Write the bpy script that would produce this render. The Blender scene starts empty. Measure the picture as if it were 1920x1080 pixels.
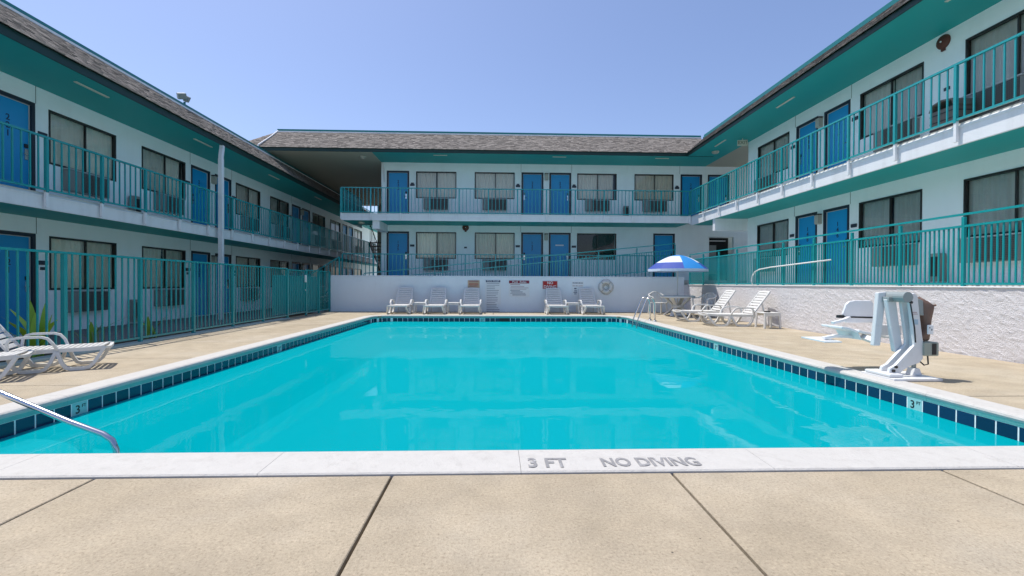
import bpy, math, random
from mathutils import Vector, Matrix
random.seed(7)
R = math.radians
S = bpy.context.scene
COL = S.collection

# ------------------------------------------------------------------ camera
H = 1.10
yaw, pit, rol = R(1.99), R(.53), R(.25)
F = Vector((math.sin(yaw)*math.cos(pit), math.cos(yaw)*math.cos(pit), -math.sin(pit)))
R0 = Vector((math.cos(yaw), -math.sin(yaw), 0)); U0 = R0.cross(F)
Rv = R0*math.cos(rol)+U0*math.sin(rol); Uv = -R0*math.sin(rol)+U0*math.cos(rol)
cd = bpy.data.cameras.new('camera'); cam = bpy.data.objects.new('camera', cd); COL.objects.link(cam)
cd.sensor_width = 36; cd.lens = 36*865/1920; cd.clip_start = .05; cd.clip_end = 3000
m = Matrix((Rv, Uv, -F)).transposed().to_4x4(); m.translation = Vector((0, 0, H)); cam.matrix_world = m
S.camera = cam

# ------------------------------------------------------------------ light
SUN = Vector((-.34, .20, 1)).normalized()      # towards the sun
elev = math.asin(SUN.z); azi = math.atan2(SUN.x, SUN.y)
W = bpy.data.worlds.new('World'); S.world = W; W.use_nodes = True
nt = W.node_tree; bg = nt.nodes['Background']
sk = nt.nodes.new('ShaderNodeTexSky'); sk.sky_type = 'NISHITA'; sk.sun_disc = False
sk.sun_elevation = elev; sk.sun_rotation = azi; sk.air_density = 1.0; sk.dust_density = 1.3; sk.ozone_density = 6; sk.altitude = 100
tn = nt.nodes.new('ShaderNodeMix'); tn.data_type = 'RGBA'; tn.blend_type = 'MULTIPLY'; tn.inputs[0].default_value = 1; tn.inputs[7].default_value = (1, .885, .875, 1)   # one even lavender cast over the whole sky
nt.links.new(sk.outputs[0], tn.inputs[6]); nt.links.new(tn.outputs[2], bg.inputs[0]); bg.inputs[1].default_value = .095
sd = bpy.data.lights.new('sun', 'SUN'); sd.energy = 2.2; sd.angle = R(.53); sd.color = (1, .95, .87)
so = bpy.data.objects.new('sun', sd); COL.objects.link(so); so.rotation_euler = SUN.to_track_quat('Z', 'Y').to_euler()
S.view_settings.view_transform = 'Standard'; S.view_settings.look = 'None'
S.view_settings.exposure = 1.13; S.view_settings.gamma = 1; S.view_settings.use_curve_mapping = False

# ------------------------------------------------------------------ materials
MATS = {}
def mat(name, col, rough=.6, metal=0, var=.0, vscale=3., bump=0., bscale=60., spec=.5, rnd=0., island=0., dirt=0., dcol=(.2, .18, .15), dscale=1.2, coat=0, streak=0.):
    """procedural principled material: colour noise, random per object, stains, fine relief"""
    if name in MATS: return MATS[name]
    M = bpy.data.materials.new(name); M.use_nodes = True; MATS[name] = M
    t = M.node_tree; n = t.nodes; L = t.links.new; b = n['Principled BSDF']
    b.inputs['Roughness'].default_value = rough; b.inputs['Metallic'].default_value = metal
    b.inputs['Specular IOR Level'].default_value = spec
    if coat: b.inputs['Coat Weight'].default_value = coat
    pos = n.new('ShaderNodeNewGeometry').outputs['Position']
    c = n.new('ShaderNodeRGB'); c.outputs[0].default_value = (*col, 1); out = c.outputs[0]
    def mul(out, fac, lo, hi):
        mr = n.new('ShaderNodeMapRange'); mr.inputs[3].default_value = lo; mr.inputs[4].default_value = hi; L(fac, mr.inputs[0])
        hs = n.new('ShaderNodeHueSaturation'); L(out, hs.inputs['Color']); L(mr.outputs[0], hs.inputs['Value']); return hs.outputs[0]
    def noise(sc, det=6, rg=.6):
        x = n.new('ShaderNodeTexNoise'); x.inputs['Scale'].default_value = sc; x.inputs['Detail'].default_value = det; x.inputs['Roughness'].default_value = rg
        L(pos, x.inputs['Vector']); return x.outputs['Fac']
    if var: out = mul(out, noise(vscale), 1-var, 1+var)
    if rnd:
        oi = n.new('ShaderNodeObjectInfo'); out = mul(out, oi.outputs['Random'], 1-rnd, 1+rnd)
    if island:
        g = n.new('ShaderNodeNewGeometry'); out = mul(out, g.outputs['Random Per Island'], 1-island, 1+island)
    if dirt:
        rp = n.new('ShaderNodeMapRange'); rp.inputs[1].default_value = .52; rp.inputs[2].default_value = .75; rp.inputs[4].default_value = dirt
        L(noise(dscale, 9, .7), rp.inputs[0])
        mx = n.new('ShaderNodeMix'); mx.data_type = 'RGBA'; L(rp.outputs[0], mx.inputs[0]); L(out, mx.inputs[6]); mx.inputs[7].default_value = (*dcol, 1); out = mx.outputs[2]
    if streak:
        mp = n.new('ShaderNodeMapping'); mp.inputs['Scale'].default_value = (2.6, 2.6, .3); L(pos, mp.inputs['Vector'])
        x = n.new('ShaderNodeTexNoise'); x.inputs['Scale'].default_value = 1.3; x.inputs['Detail'].default_value = 7; x.inputs['Roughness'].default_value = .65; L(mp.outputs[0], x.inputs['Vector'])
        rp = n.new('ShaderNodeMapRange'); rp.inputs[1].default_value = .5; rp.inputs[2].default_value = .78; rp.inputs[4].default_value = streak; L(x.outputs['Fac'], rp.inputs[0])
        mx = n.new('ShaderNodeMix'); mx.data_type = 'RGBA'; L(rp.outputs[0], mx.inputs[0]); L(out, mx.inputs[6]); mx.inputs[7].default_value = (*dcol, 1); out = mx.outputs[2]
    L(out, b.inputs['Base Color'])
    if bump:
        bp = n.new('ShaderNodeBump'); bp.inputs['Strength'].default_value = 1; bp.inputs['Distance'].default_value = bump
        L(noise(bscale, 8, .65), bp.inputs['Height']); L(bp.outputs[0], b.inputs['Normal'])
    return M

WALL = mat('painted_wall', (.88, .96, .96), .75, var=.06, vscale=1.1, bump=.004, bscale=45, dirt=.16, dcol=(.55, .62, .62), dscale=.8, streak=.16)
WALLB = mat('painted_retaining_wall', (.80, .85, .90), .75, var=.05, vscale=.9, bump=.003, bscale=30, dirt=.2, dcol=(.48, .50, .54), dscale=.8, streak=.14)
TEAL = mat('teal_soffit_paint', (.003, .34, .325), .55, var=.08, vscale=.6, bump=.001, bscale=20)
TRAIL = mat('teal_rail_paint', (.012, .30, .31), .24, var=.12, vscale=9, dirt=.25, dcol=(.05, .34, .33), dscale=14, spec=.65)
TDARK = mat('dark_teal_trim', (.002, .032, .027), .5, var=.1)
CAPT = mat('teal_cap_metal', (.008, .17, .17), .35, var=.08)
DOORM = mat('blue_door_paint', (.003, .30, .62), .35, var=.06, vscale=3, rnd=.06)
DFRAME = mat('dark_frame_paint', (.012, .02, .035), .45)
WFRAME = mat('dark_bronze_frame', (.02, .019, .017), .4)
WHITE = mat('white_trim_paint', (.80, .81, .82), .6, var=.05, vscale=2, bump=.002, bscale=40, dirt=.3, dcol=(.45, .45, .44), dscale=2.4, streak=.3)
SILL = mat('pale_sill_paint', (.5, .52, .5), .6)
RESIN = mat('white_resin', (.67, .665, .645), .38, var=.05, vscale=5, dirt=.28, dcol=(.52, .47, .38), dscale=7)
SHING = mat('asphalt_shingle', (.215, .195, .175), .95, var=.3, vscale=45, island=.38, bump=.004, bscale=120)
BEIGE = mat('beige_ceiling', (.45, .43, .34), .85, var=.06, vscale=.8, bump=.003, bscale=40)
CURT = mat('curtain_fabric', (.86, .84, .75), .9, var=.1, vscale=6, rnd=.12)
CURTB = mat('pale_lining_fabric', (.85, .84, .79), .9, var=.08, vscale=6, rnd=.06)  # paler curtain cloth for the upper back windows
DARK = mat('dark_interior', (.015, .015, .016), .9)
ACB = mat('grey_ac_casing', (.25, .26, .24), .6, var=.1)
ACD = mat('dark_ac_grille', (.13, .135, .125), .6)
CHROME = mat('stainless_steel', (.62, .63, .64), .16, metal=1, var=.06, vscale=30)
BLACK = mat('black_plastic', (.014, .014, .016), .5)
PLATE = mat('dark_plaque', (.02, .03, .05), .4)
GREYP = mat('grey_paint_print', (.23, .23, .235), .8, dirt=.75, dcol=(.62, .62, .62), dscale=26)
NUM = mat('dark_number_print', (.01, .02, .06), .5)
TILE = mat('navy_glazed_tile', (.006, .022, .075), .12, var=.2, vscale=8, rnd=.25, spec=.6)
GROUT = mat('pale_grout', (.85, .90, .90), .8, var=.1, vscale=20)
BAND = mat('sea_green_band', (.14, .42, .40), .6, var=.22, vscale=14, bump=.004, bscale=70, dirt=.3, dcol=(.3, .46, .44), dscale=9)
WTILE = mat('pale_marker_tile', (.30, .58, .58), .25)
PLAST = mat('pool_plaster', (.16, .58, .64), .7, var=.08, vscale=.5)
STEPP = mat('pool_step_plaster', (.45, .72, .74), .7, var=.05)
ASPH = mat('dark_walkway', (.20, .20, .195), .9, var=.2, vscale=5, bump=.004, bscale=90)
CONC = mat('terrace_concrete', (.55, .54, .51), .9, var=.15, vscale=2, bump=.002, bscale=60)
MULCH = mat('brown_soil', (.06, .045, .03), 1, var=.4, vscale=12, bump=.02, bscale=30)
RUST = mat('rust_red_bell', (.11, .035, .022), .6, var=.2, vscale=20)
LEAF = mat('bright_leaf', (.30, .50, .04), .45, var=.2, vscale=9, rnd=.3)
GRASSB = mat('pale_blade', (.22, .30, .10), .5, var=.2, rnd=.35)
BUSH = mat('bush_leaf', (.05, .085, .03), .6, island=.5)
LIFTW = mat('white_lift_coating', (.70, .71, .72), .35, var=.05, vscale=6, dirt=.3, dcol=(.42, .42, .41), dscale=9)
LIFTS = mat('white_seat_plastic', (.80, .81, .82), .3, dirt=.15, dcol=(.6, .58, .54), dscale=8)
LIFTG = mat('grey_lift_casting', (.27, .31, .31), .4, var=.1)
COVER = mat('brown_vinyl_cover', (.17, .105, .08), .6, var=.25, vscale=7, bump=.01, bscale=18)
BOXG = mat('grey_green_box', (.30, .34, .30), .45)
UBLUE = mat('blue_umbrella_fabric', (.01, .22, .60), .7, var=.06)
UNAVY = mat('navy_umbrella_fabric', (.02, .06, .34), .7)
UWHITE = mat('pale_umbrella_fabric', (.60, .68, .82), .7, var=.06)
SIGNW = mat('white_sign', (.80, .82, .84), .5)
SIGNT = mat('tan_sign', (.55, .40, .28), .6)
SIGNB = mat('navy_print', (.01, .02, .10), .5)
SIGNM = mat('maroon_print', (.24, .008, .035), .5)
SIGNR = mat('red_sign', (.42, .01, .01), .5)
PINK = mat('pale_sign_border', (.62, .5, .5), .5)
INK = mat('faded_ink', (.14, .14, .20), .6)
INKR = mat('faded_red_ink', (.33, .16, .17), .6)
BINM = mat('brown_plastic_bin', (.14, .125, .11), .5, var=.1)
LAMPM = mat('frosted_lamp', (.42, .42, .36), .4)
TUBEL = mat('white_tube', (.8, .8, .78), .4)
ROPE = mat('grey_rope', (.45, .43, .38), .9)
CREAM = mat('cream_exit_sign', (.62, .60, .50), .5)

def deck_mat():
    M = bpy.data.materials.new('exposed_aggregate'); M.use_nodes = True
    t = M.node_tree; n = t.nodes; L = t.links.new; b = n['Principled BSDF']; b.inputs['Roughness'].default_value = .9; b.inputs['Specular IOR Level'].default_value = .25
    pos = n.new('ShaderNodeNewGeometry').outputs['Position']
    def noise(sc, det=6, rg=.6):
        x = n.new('ShaderNodeTexNoise'); x.inputs['Scale'].default_value = sc; x.inputs['Detail'].default_value = det; x.inputs['Roughness'].default_value = rg; L(pos, x.inputs['Vector']); return x.outputs['Fac']
    def ramp(f, *st):
        r = n.new('ShaderNodeValToRGB'); e = r.color_ramp.elements
        e[0].position, e[0].color = st[0][0], (*st[0][1], 1); e[1].position, e[1].color = st[-1][0], (*st[-1][1], 1)
        for p, c in st[1:-1]: q = e.new(p); q.color = (*c, 1)
        L(f, r.inputs[0]); return r.outputs[0]
    def mix(f, a, bb, typ='MIX'):
        x = n.new('ShaderNodeMix'); x.data_type = 'RGBA'; x.blend_type = typ
        if isinstance(f, float): x.inputs[0].default_value = f
        else: L(f, x.inputs[0])
        for i, v in ((6, a), (7, bb)):
            if isinstance(v, tuple): x.inputs[i].default_value = (*v, 1)
            else: L(v, x.inputs[i])
        return x.outputs[2]
    base = ramp(noise(.9, 8, .62), (.3, (.365, .31, .225)), (.5, (.42, .36, .268)), (.7, (.465, .41, .32)))
    big = ramp(noise(3.2, 7, .6), (.35, (.90, .90, .90)), (.65, (1.06, 1.055, 1.045)))
    base = mix(1., base, big, 'MULTIPLY')
    sp = ramp(noise(70, 8, .8), (.33, (.46, .43, .40)), (.47, (.96, .96, .96)), (.56, (1.04, 1.04, 1.04)), (.68, (1.45, 1.42, 1.38)))
    base = mix(.85, base, sp, 'MULTIPLY')
    v = n.new('ShaderNodeTexVoronoi'); v.inputs['Scale'].default_value = 9; v.inputs['Randomness'].default_value = 1; L(pos, v.inputs['Vector'])
    pit = ramp(v.outputs['Distance'], (.03, (1, 1, 1)), (.06, (0, 0, 0)))
    pm = n.new('ShaderNodeMath'); pm.operation = 'MULTIPLY'; L(pit, pm.inputs[0]); L(ramp(noise(1.7), (.5, (0, 0, 0)), (.6, (1, 1, 1))), pm.inputs[1])
    base = mix(pm.outputs[0], base, (.09, .075, .06))
    v2 = n.new('ShaderNodeTexVoronoi'); v2.inputs['Scale'].default_value = 1.15; L(pos, v2.inputs['Vector'])
    spot = ramp(v2.outputs['Distance'], (.0, (1, 1, 1)), (.022, (0, 0, 0)))
    base = mix(spot, base, (.07, .06, .05))
    st = ramp(noise(.55, 9, .72), (.52, (0, 0, 0)), (.70, (.25, .25, .25)))
    base = mix(st, base, (.235, .19, .135))
    oi = n.new('ShaderNodeObjectInfo'); mr = n.new('ShaderNodeMapRange'); mr.inputs[3].default_value = .95; mr.inputs[4].default_value = 1.05; L(oi.outputs['Random'], mr.inputs[0])
    hs = n.new('ShaderNodeHueSaturation'); L(base, hs.inputs['Color']); L(mr.outputs[0], hs.inputs['Value'])
    L(hs.outputs[0], b.inputs['Base Color'])
    bp = n.new('ShaderNodeBump'); bp.inputs['Distance'].default_value = .004; L(noise(110, 4, .7), bp.inputs['Height']); L(bp.outputs[0], b.inputs['Normal'])
    return M
DECK = deck_mat()
COPE = mat('white_painted_coping', (.50, .49, .465), .75, var=.08, vscale=9, bump=.006, bscale=45, dirt=.55, dcol=(.36, .345, .32), dscale=11)

def stucco_rough():
    M = mat('rough_dash_stucco', (.74, .725, .735), .85, var=.08, vscale=2, dirt=.2, dcol=(.42, .4, .39), dscale=1.5)
    t = M.node_tree; n = t.nodes; L = t.links.new; b = n['Principled BSDF']
    pos = n.new('ShaderNodeNewGeometry').outputs['Position']
    x = n.new('ShaderNodeTexVoronoi'); x.feature = 'SMOOTH_F1'; x.inputs['Scale'].default_value = 80; x.inputs['Detail'].default_value = 2; x.inputs['Randomness'].default_value = 1; L(pos, x.inputs['Vector'])
    bp = n.new('ShaderNodeBump'); bp.inputs['Distance'].default_value = .012; bp.invert = True; L(x.outputs['Distance'], bp.inputs['Height']); L(bp.outputs[0], b.inputs['Normal'])
    return M
ROUGH = stucco_rough()

def glass():
    M = bpy.data.materials.new('window_glass'); M.use_nodes = True; t = M.node_tree; n = t.nodes; L = t.links.new
    n.remove(n['Principled BSDF']); o = n['Material Output']
    g = n.new('ShaderNodeBsdfGlossy'); g.inputs['Roughness'].default_value = .015
    tr = n.new('ShaderNodeBsdfTransparent'); tr.inputs[0].default_value = (.93, .95, .93, 1)
    f = n.new('ShaderNodeFresnel'); f.inputs[0].default_value = 1.62
    mx = n.new('ShaderNodeMixShader'); L(f.outputs[0], mx.inputs[0]); L(tr.outputs[0], mx.inputs[1]); L(g.outputs[0], mx.inputs[2]); L(mx.outputs[0], o.inputs[0])
    return M
GLASS = glass()
def water_mat():
    M = bpy.data.materials.new('pool_water'); M.use_nodes = True; t = M.node_tree; n = t.nodes; L = t.links.new
    n.remove(n['Principled BSDF']); o = n['Material Output']
    pos = n.new('ShaderNodeNewGeometry').outputs['Position']
    nz = n.new('ShaderNodeTexNoise'); nz.inputs['Scale'].default_value = 1.6; nz.inputs['Detail'].default_value = 3; L(pos, nz.inputs['Vector'])
    bp = n.new('ShaderNodeBump'); bp.inputs['Distance'].default_value = .0035; bp.inputs['Strength'].default_value = 1; L(nz.outputs['Fac'], bp.inputs['Height'])
    tr = n.new('ShaderNodeBsdfTransparent'); tr.inputs[0].default_value = (.42, .93, .97, 1)
    df = n.new('ShaderNodeBsdfDiffuse'); df.inputs[0].default_value = (.0, .385, .44, 1)
    m1 = n.new('ShaderNodeMixShader'); m1.inputs[0].default_value = .74; L(tr.outputs[0], m1.inputs[1]); L(df.outputs[0], m1.inputs[2])
    g = n.new('ShaderNodeBsdfGlossy'); g.inputs['Roughness'].default_value = .0; L(bp.outputs[0], g.inputs['Normal'])
    f = n.new('ShaderNodeFresnel'); f.inputs[0].default_value = 1.33; L(bp.outputs[0], f.inputs['Normal'])
    mr = n.new('ShaderNodeMapRange'); mr.inputs[3].default_value = .07; mr.inputs[4].default_value = .15; L(f.outputs[0], mr.inputs[0])
    m2 = n.new('ShaderNodeMixShader'); L(mr.outputs[0], m2.inputs[0]); L(m1.outputs[0], m2.inputs[1]); L(g.outputs[0], m2.inputs[2]); L(m2.outputs[0], o.inputs[0])
    return M
WATER = water_mat()

# ------------------------------------------------------------------ mesh helpers
class MB:
    def __init__(s): s.v = []; s.f = []
    def quad(s, *p): i = len(s.v); s.v += [tuple(q) for q in p]; s.f.append(tuple(range(i, i+len(p)))); return s
    def box(s, x0, x1, y0, y1, z0, z1):
        i = len(s.v)
        s.v += [(x, y, z) for z in (z0, z1) for x, y in ((x0, y0), (x1, y0), (x1, y1), (x0, y1))]
        s.f += [tuple(i+k for k in f) for f in ((3, 2, 1, 0), (4, 5, 6, 7), (0, 1, 5, 4), (1, 2, 6, 5), (2, 3, 7, 6), (3, 0, 4, 7))]
        return s
    def bbox(s, x0, x1, y0, y1, z0, z1, b=.004):
        """box with all top and bottom edges chamfered"""
        i = len(s.v)
        for z, d in ((z0, b), (z0+b, 0), (z1-b, 0), (z1, b)):
            s.v += [(x0+d, y0+d, z), (x1-d, y0+d, z), (x1-d, y1-d, z), (x0+d, y1-d, z)]
        s.f.append((i+3, i+2, i+1, i)); s.f.append((i+12, i+13, i+14, i+15))
        for r in range(3):
            for k in range(4):
                a = i+r*4+k; c = i+r*4+(k+1) % 4; s.f.append((a, c, c+4, a+4))
        return s
    def sweep(s, pts, w, h, side=(0, 1, 0), cap=True):
        side = Vector(side).normalized(); pts = [Vector(p) for p in pts]; i0 = len(s.v); N = len(pts)
        for k, p in enumerate(pts):
            t = (pts[min(k+1, N-1)]-pts[max(k-1, 0)]).normalized(); n = t.cross(side).normalized(); sd = n.cross(t).normalized()
            for a, b in ((-.5, -.5), (.5, -.5), (.5, .5), (-.5, .5)): s.v.append(tuple(p+sd*w*a+n*h*b))
        for k in range(N-1):
            for j in range(4):
                a = i0+k*4+j; b = i0+k*4+(j+1) % 4; s.f.append((a, b, b+4, a+4))
        if cap: s.f.append((i0+3, i0+2, i0+1, i0)); e = i0+(N-1)*4; s.f.append((e, e+1, e+2, e+3))
        return s
    def tube(s, pts, r, n=10, cap=True):
        pts = [Vector(p) for p in pts]; i0 = len(s.v); N = len(pts); ref = None
        rr = r if isinstance(r, (list, tuple)) else [r]*N
        for k, p in enumerate(pts):
            t = (pts[min(k+1, N-1)]-pts[max(k-1, 0)]).normalized()
            if ref is None: ref = Vector((0, 0, 1)) if abs(t.z) < .9 else Vector((1, 0, 0))
            a = (ref-t*ref.dot(t)).normalized(); b = t.cross(a); ref = a
            for j in range(n):
                q = 2*math.pi*j/n; s.v.append(tuple(p+(a*math.cos(q)+b*math.sin(q))*rr[k]))
        for k in range(N-1):
            for j in range(n):
                a = i0+k*n+j; b = i0+k*n+(j+1) % n; s.f.append((a, b, b+n, a+n))
        if cap: s.f.append(tuple(reversed(range(i0, i0+n)))); s.f.append(tuple(range(i0+(N-1)*n, i0+N*n)))
        return s
    def lathe(s, prof, n=24, c=(0, 0, 0)):
        i0 = len(s.v)
        for r, z in prof:
            for j in range(n): a = 2*math.pi*j/n; s.v.append((c[0]+r*math.cos(a), c[1]+r*math.sin(a), c[2]+z))
        for k in range(len(prof)-1):
            for j in range(n):
                a = i0+k*n+j; b = i0+k*n+(j+1) % n; s.f.append((a, b, b+n, a+n))
        return s
    def prism(s, poly, y0, y1):
        """outline in x-z given depth along y"""
        i = len(s.v); n = len(poly)
        s.v += [(x, y0, z) for x, z in poly]+[(x, y1, z) for x, z in poly]
        s.f.append(tuple(range(i, i+n))); s.f.append(tuple(reversed(range(i+n, i+2*n))))
        for k in range(n): a = i+k; b = i+(k+1) % n; s.f.append((b, a, a+n, b+n))
        return s
    def mesh(s, name, m, smooth=False):
        me = bpy.data.meshes.new(name); me.from_pydata(s.v, [], s.f); me.materials.append(m)
        if smooth: me.shade_smooth()
        me.update(); return me
    def build(s, name, m, parent=None, loc=(0, 0, 0), smooth=False, rot=(0, 0, 0), bevel=0):
        o = put(name, s.mesh(name, m, smooth), parent, loc, rot)
        if bevel:
            bv = o.modifiers.new('bevel', 'BEVEL'); bv.width = bevel; bv.segments = 2; bv.limit_method = 'ANGLE'
        return o
def put(name, me, parent=None, loc=(0, 0, 0), rot=(0, 0, 0), scale=None):
    o = bpy.data.objects.new(name, me); COL.objects.link(o); o.parent = parent; o.location = loc; o.rotation_euler = rot
    if scale: o.scale = scale
    return o
def tag(o, label=None, cat=None, group=None, kind=None):
    for k, v in (('label', label), ('category', cat), ('group', group), ('kind', kind)):
        if v: o[k] = v
    return o
def thing(name, label, cat, loc=(0, 0, 0), rz=0, group=None):
    return tag(put(name, None, None, loc, (0, 0, rz)), label, cat, group)
def copy_tree(o, parent=None):
    c = o.copy(); COL.objects.link(c); c.parent = parent
    for ch in list(o.children): copy_tree(ch, c)
    return c
def struct(o): o['kind'] = 'structure'; return o
def stuff(o): o['kind'] = 'stuff'; return o
TXT = {}
def text(name, s, size, m, parent, loc, rot, ext=.001, align='CENTER', sx=1, sy=1, wt=.012):
    key = (s, size, m.name, ext, align)
    if key not in TXT:
        c = bpy.data.curves.new('t', 'FONT'); c.body = s; c.size = size; c.extrude = ext; c.align_x = align; c.align_y = 'CENTER'; c.resolution_u = 3; c.offset = size*wt
        o = bpy.data.objects.new('t', c); COL.objects.link(o)
        me = bpy.data.meshes.new_from_object(o.evaluated_get(bpy.context.evaluated_depsgraph_get()))
        bpy.data.objects.remove(o); me.materials.clear(); me.materials.append(m); TXT[key] = me
    return put(name, TXT[key], parent, loc, rot, (sx, sy, 1))
# ------------------------------------------------------------------ setting: ground, pool, deck
XL, XR, YF, YB = -4.10, 4.40, 3.02, 15.85      # inner pool edges
WZ = -.205                                     # water level
g = MB()
for a in ((-400, -9.75, -400, 900), (13.2, 400, -400, 900), (-9.75, 13.2, -400, -7), (-9.75, 13.2, 38, 900)): g.quad((a[0], a[2], -.03), (a[1], a[2], -.03), (a[1], a[3], -.03), (a[0], a[3], -.03))
struct(g.build('ground', CONC))
deck = struct(MB().quad((-6.9, -7, -.06), (-6.9, 18.2, -.06), (-4.3, 18.2, -.06), (-4.3, -7, -.06)).quad((4.6, -7, -.06), (4.6, 18.2, -.06), (7.6, 18.2, -.06), (7.6, -7, -.06)).quad((-4.3, -7, -.06), (4.6, -7, -.06), (4.6, 2.7, -.06), (-4.3, 2.7, -.06)).quad((-4.3, 16.1, -.06), (4.6, 16.1, -.06), (4.6, 18.2, -.06), (-4.3, 18.2, -.06)).build('pool_deck', MULCH))
def slab(x0, x1, y0, y1):
    g = .008; dz = random.uniform(-.002, .002)
    MB().bbox(x0+g, x1-g, y0+g, y1-g, -.05, dz, .004).build('slab', DECK, deck)
CW = .26
jx = [-6.6, -5.53, -3.89, -2.24, -.59, 1.03, 2.66, 4.3, 5.9, 7.44]
for i in range(len(jx)-1):
    ys = [-6.8, -4.2, -1.6, .9, YF-.362]
    for j in range(4): slab(jx[i], jx[i+1], ys[j], ys[j+1])
yl = [YF-.362, 3.35, 5.05, 6.85, 8.6, 10.4, 12.2, 14.0, 15.6, 16.5, 18.03]
for i in range(len(yl)-1): slab(-6.6, XL-CW-.002, yl[i], yl[i+1])
yr = [YF-.362, 4.42, 6.7, 9.0, 11.3, 13.6, 15.6, 16.5, 18.03]
for i in range(len(yr)-1): slab(XR+CW+.002, 7.44, yr[i], yr[i+1])
for a, b in ((-4.36, -2.2), (-2.2, -.1), (-.1, 2.1), (2.1, 4.66)): slab(a, b, YB+.30, 18.03)
# deck corner filler where the pool corners are rounded
# pool shell
RAD = .62
path = [(XL, YF), (XL, YB-RAD)]
for k in range(1, 9): a = math.pi-k*math.pi/16; path.append((XL+RAD+RAD*math.cos(a), YB-RAD+RAD*math.sin(a)))
for k in range(0, 9): a = math.pi/2-k*math.pi/16; path.append((XR-RAD+RAD*math.cos(a), YB-RAD+RAD*math.sin(a)))
path.append((XR, YF))
def off(i, d):
    p = Vector(path[i]); a = Vector(path[max(i-1, 0)]); b = Vector(path[min(i+1, len(path)-1)])
    t = (b-a).normalized(); return p+Vector((-t.y, t.x))*d      # outward = left of travel
N = len(path)
pool = struct(MB().build('pool', PLAST))
w = MB()
for i in range(N-1):
    a, b = off(i, .012), off(i+1, .012); w.quad((a.x, a.y, -1.15), (b.x, b.y, -1.15), (b.x, b.y, -.225), (a.x, a.y, -.225))
w.quad((XL-.012, YF, -1.15), (XR+.012, YF, -1.15), (XR+.012, YF, -.03), (XL-.012, YF, -.03))
w.quad((XL-.3, YF-.2, -1.15), (XR+.3, YF-.2, -1.15), (XR+.3, YB+.3, -1.15), (XL-.3, YB+.3, -1.15))
w.build('shell', PLAST, pool)
gt = MB()
for i in range(N-1):
    a, b = off(i, -.0005), off(i+1, -.0005); gt.quad((a.x, a.y, -.225), (b.x, b.y, -.225), (b.x, b.y, -.07), (a.x, a.y, -.07))
gt.build('grout', GROUT, pool)
# water
wp = MB(); pts = [(off(i, .006).x, off(i, .006).y, WZ) for i in range(N)]; wp.v = pts; wp.f = [tuple(range(N))]
tag(struct(wp.build('water', WATER)), 'still turquoise water filling the swimming pool', 'water')
# coping: white bullnose stones with a sea green edge painting in shade and water bounce
cop = struct(MB().build('coping', COPE))
def coping_piece(ia, ib, q0, q1, width, name='coping_stone'):
    """piece along path positions q (x,y,nx,ny)"""
    prof = [(width, -.05), (width, .004), (width-.01, .012), (.03, .014), (.002, .008), (-.012, -.004), (-.018, -.022), (-.012, -.040)]
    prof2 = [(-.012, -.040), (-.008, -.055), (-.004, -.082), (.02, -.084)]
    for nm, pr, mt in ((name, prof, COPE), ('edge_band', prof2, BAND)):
        b = MB(); n = len(pr)
        for (x, y, nx, ny) in q0:
            for d, z in pr: b.v.append((x+nx*d, y+ny*d, z))
        for k in range(len(q0)-1):
            for j in range(n-1): b.f.append((k*n+j, k*n+j+1, (k+1)*n+j+1, (k+1)*n+j))
        b.f.append(tuple(range(n))); b.f.append(tuple(reversed(range((len(q0)-1)*n, len(q0)*n))))
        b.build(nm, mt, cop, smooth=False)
def run(p, q, nrm, width, n):
    p, q = Vector(p), Vector(q)
    for k in range(n):
        a = p.lerp(q, k/n); b = p.lerp(q, (k+1)/n); d = (b-a).normalized()*.0012
        a += d; b -= d
        coping_piece(0, 0, [(a.x, a.y, *nrm), (b.x, b.y, *nrm)], 0, width)
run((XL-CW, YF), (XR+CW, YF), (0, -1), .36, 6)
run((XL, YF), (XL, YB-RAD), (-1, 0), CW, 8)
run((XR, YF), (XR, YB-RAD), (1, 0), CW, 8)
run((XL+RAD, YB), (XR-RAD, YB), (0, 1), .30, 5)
for cx, s in ((XL+RAD, -1), (XR-RAD, 1)):
    q = []
    for k in range(9): a = k*math.pi/16; q.append((cx+s*RAD*math.cos(a), YB-RAD+RAD*math.sin(a), s*math.cos(a), math.sin(a)))
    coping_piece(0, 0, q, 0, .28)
    sx0, sx1 = sorted((cx+s*(RAD-.25), cx+s*(RAD+CW))); MB().bbox(sx0, sx1, YB-.25, YB+.3, -.05, -.001, .003).build('slab', DECK, deck)
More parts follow.
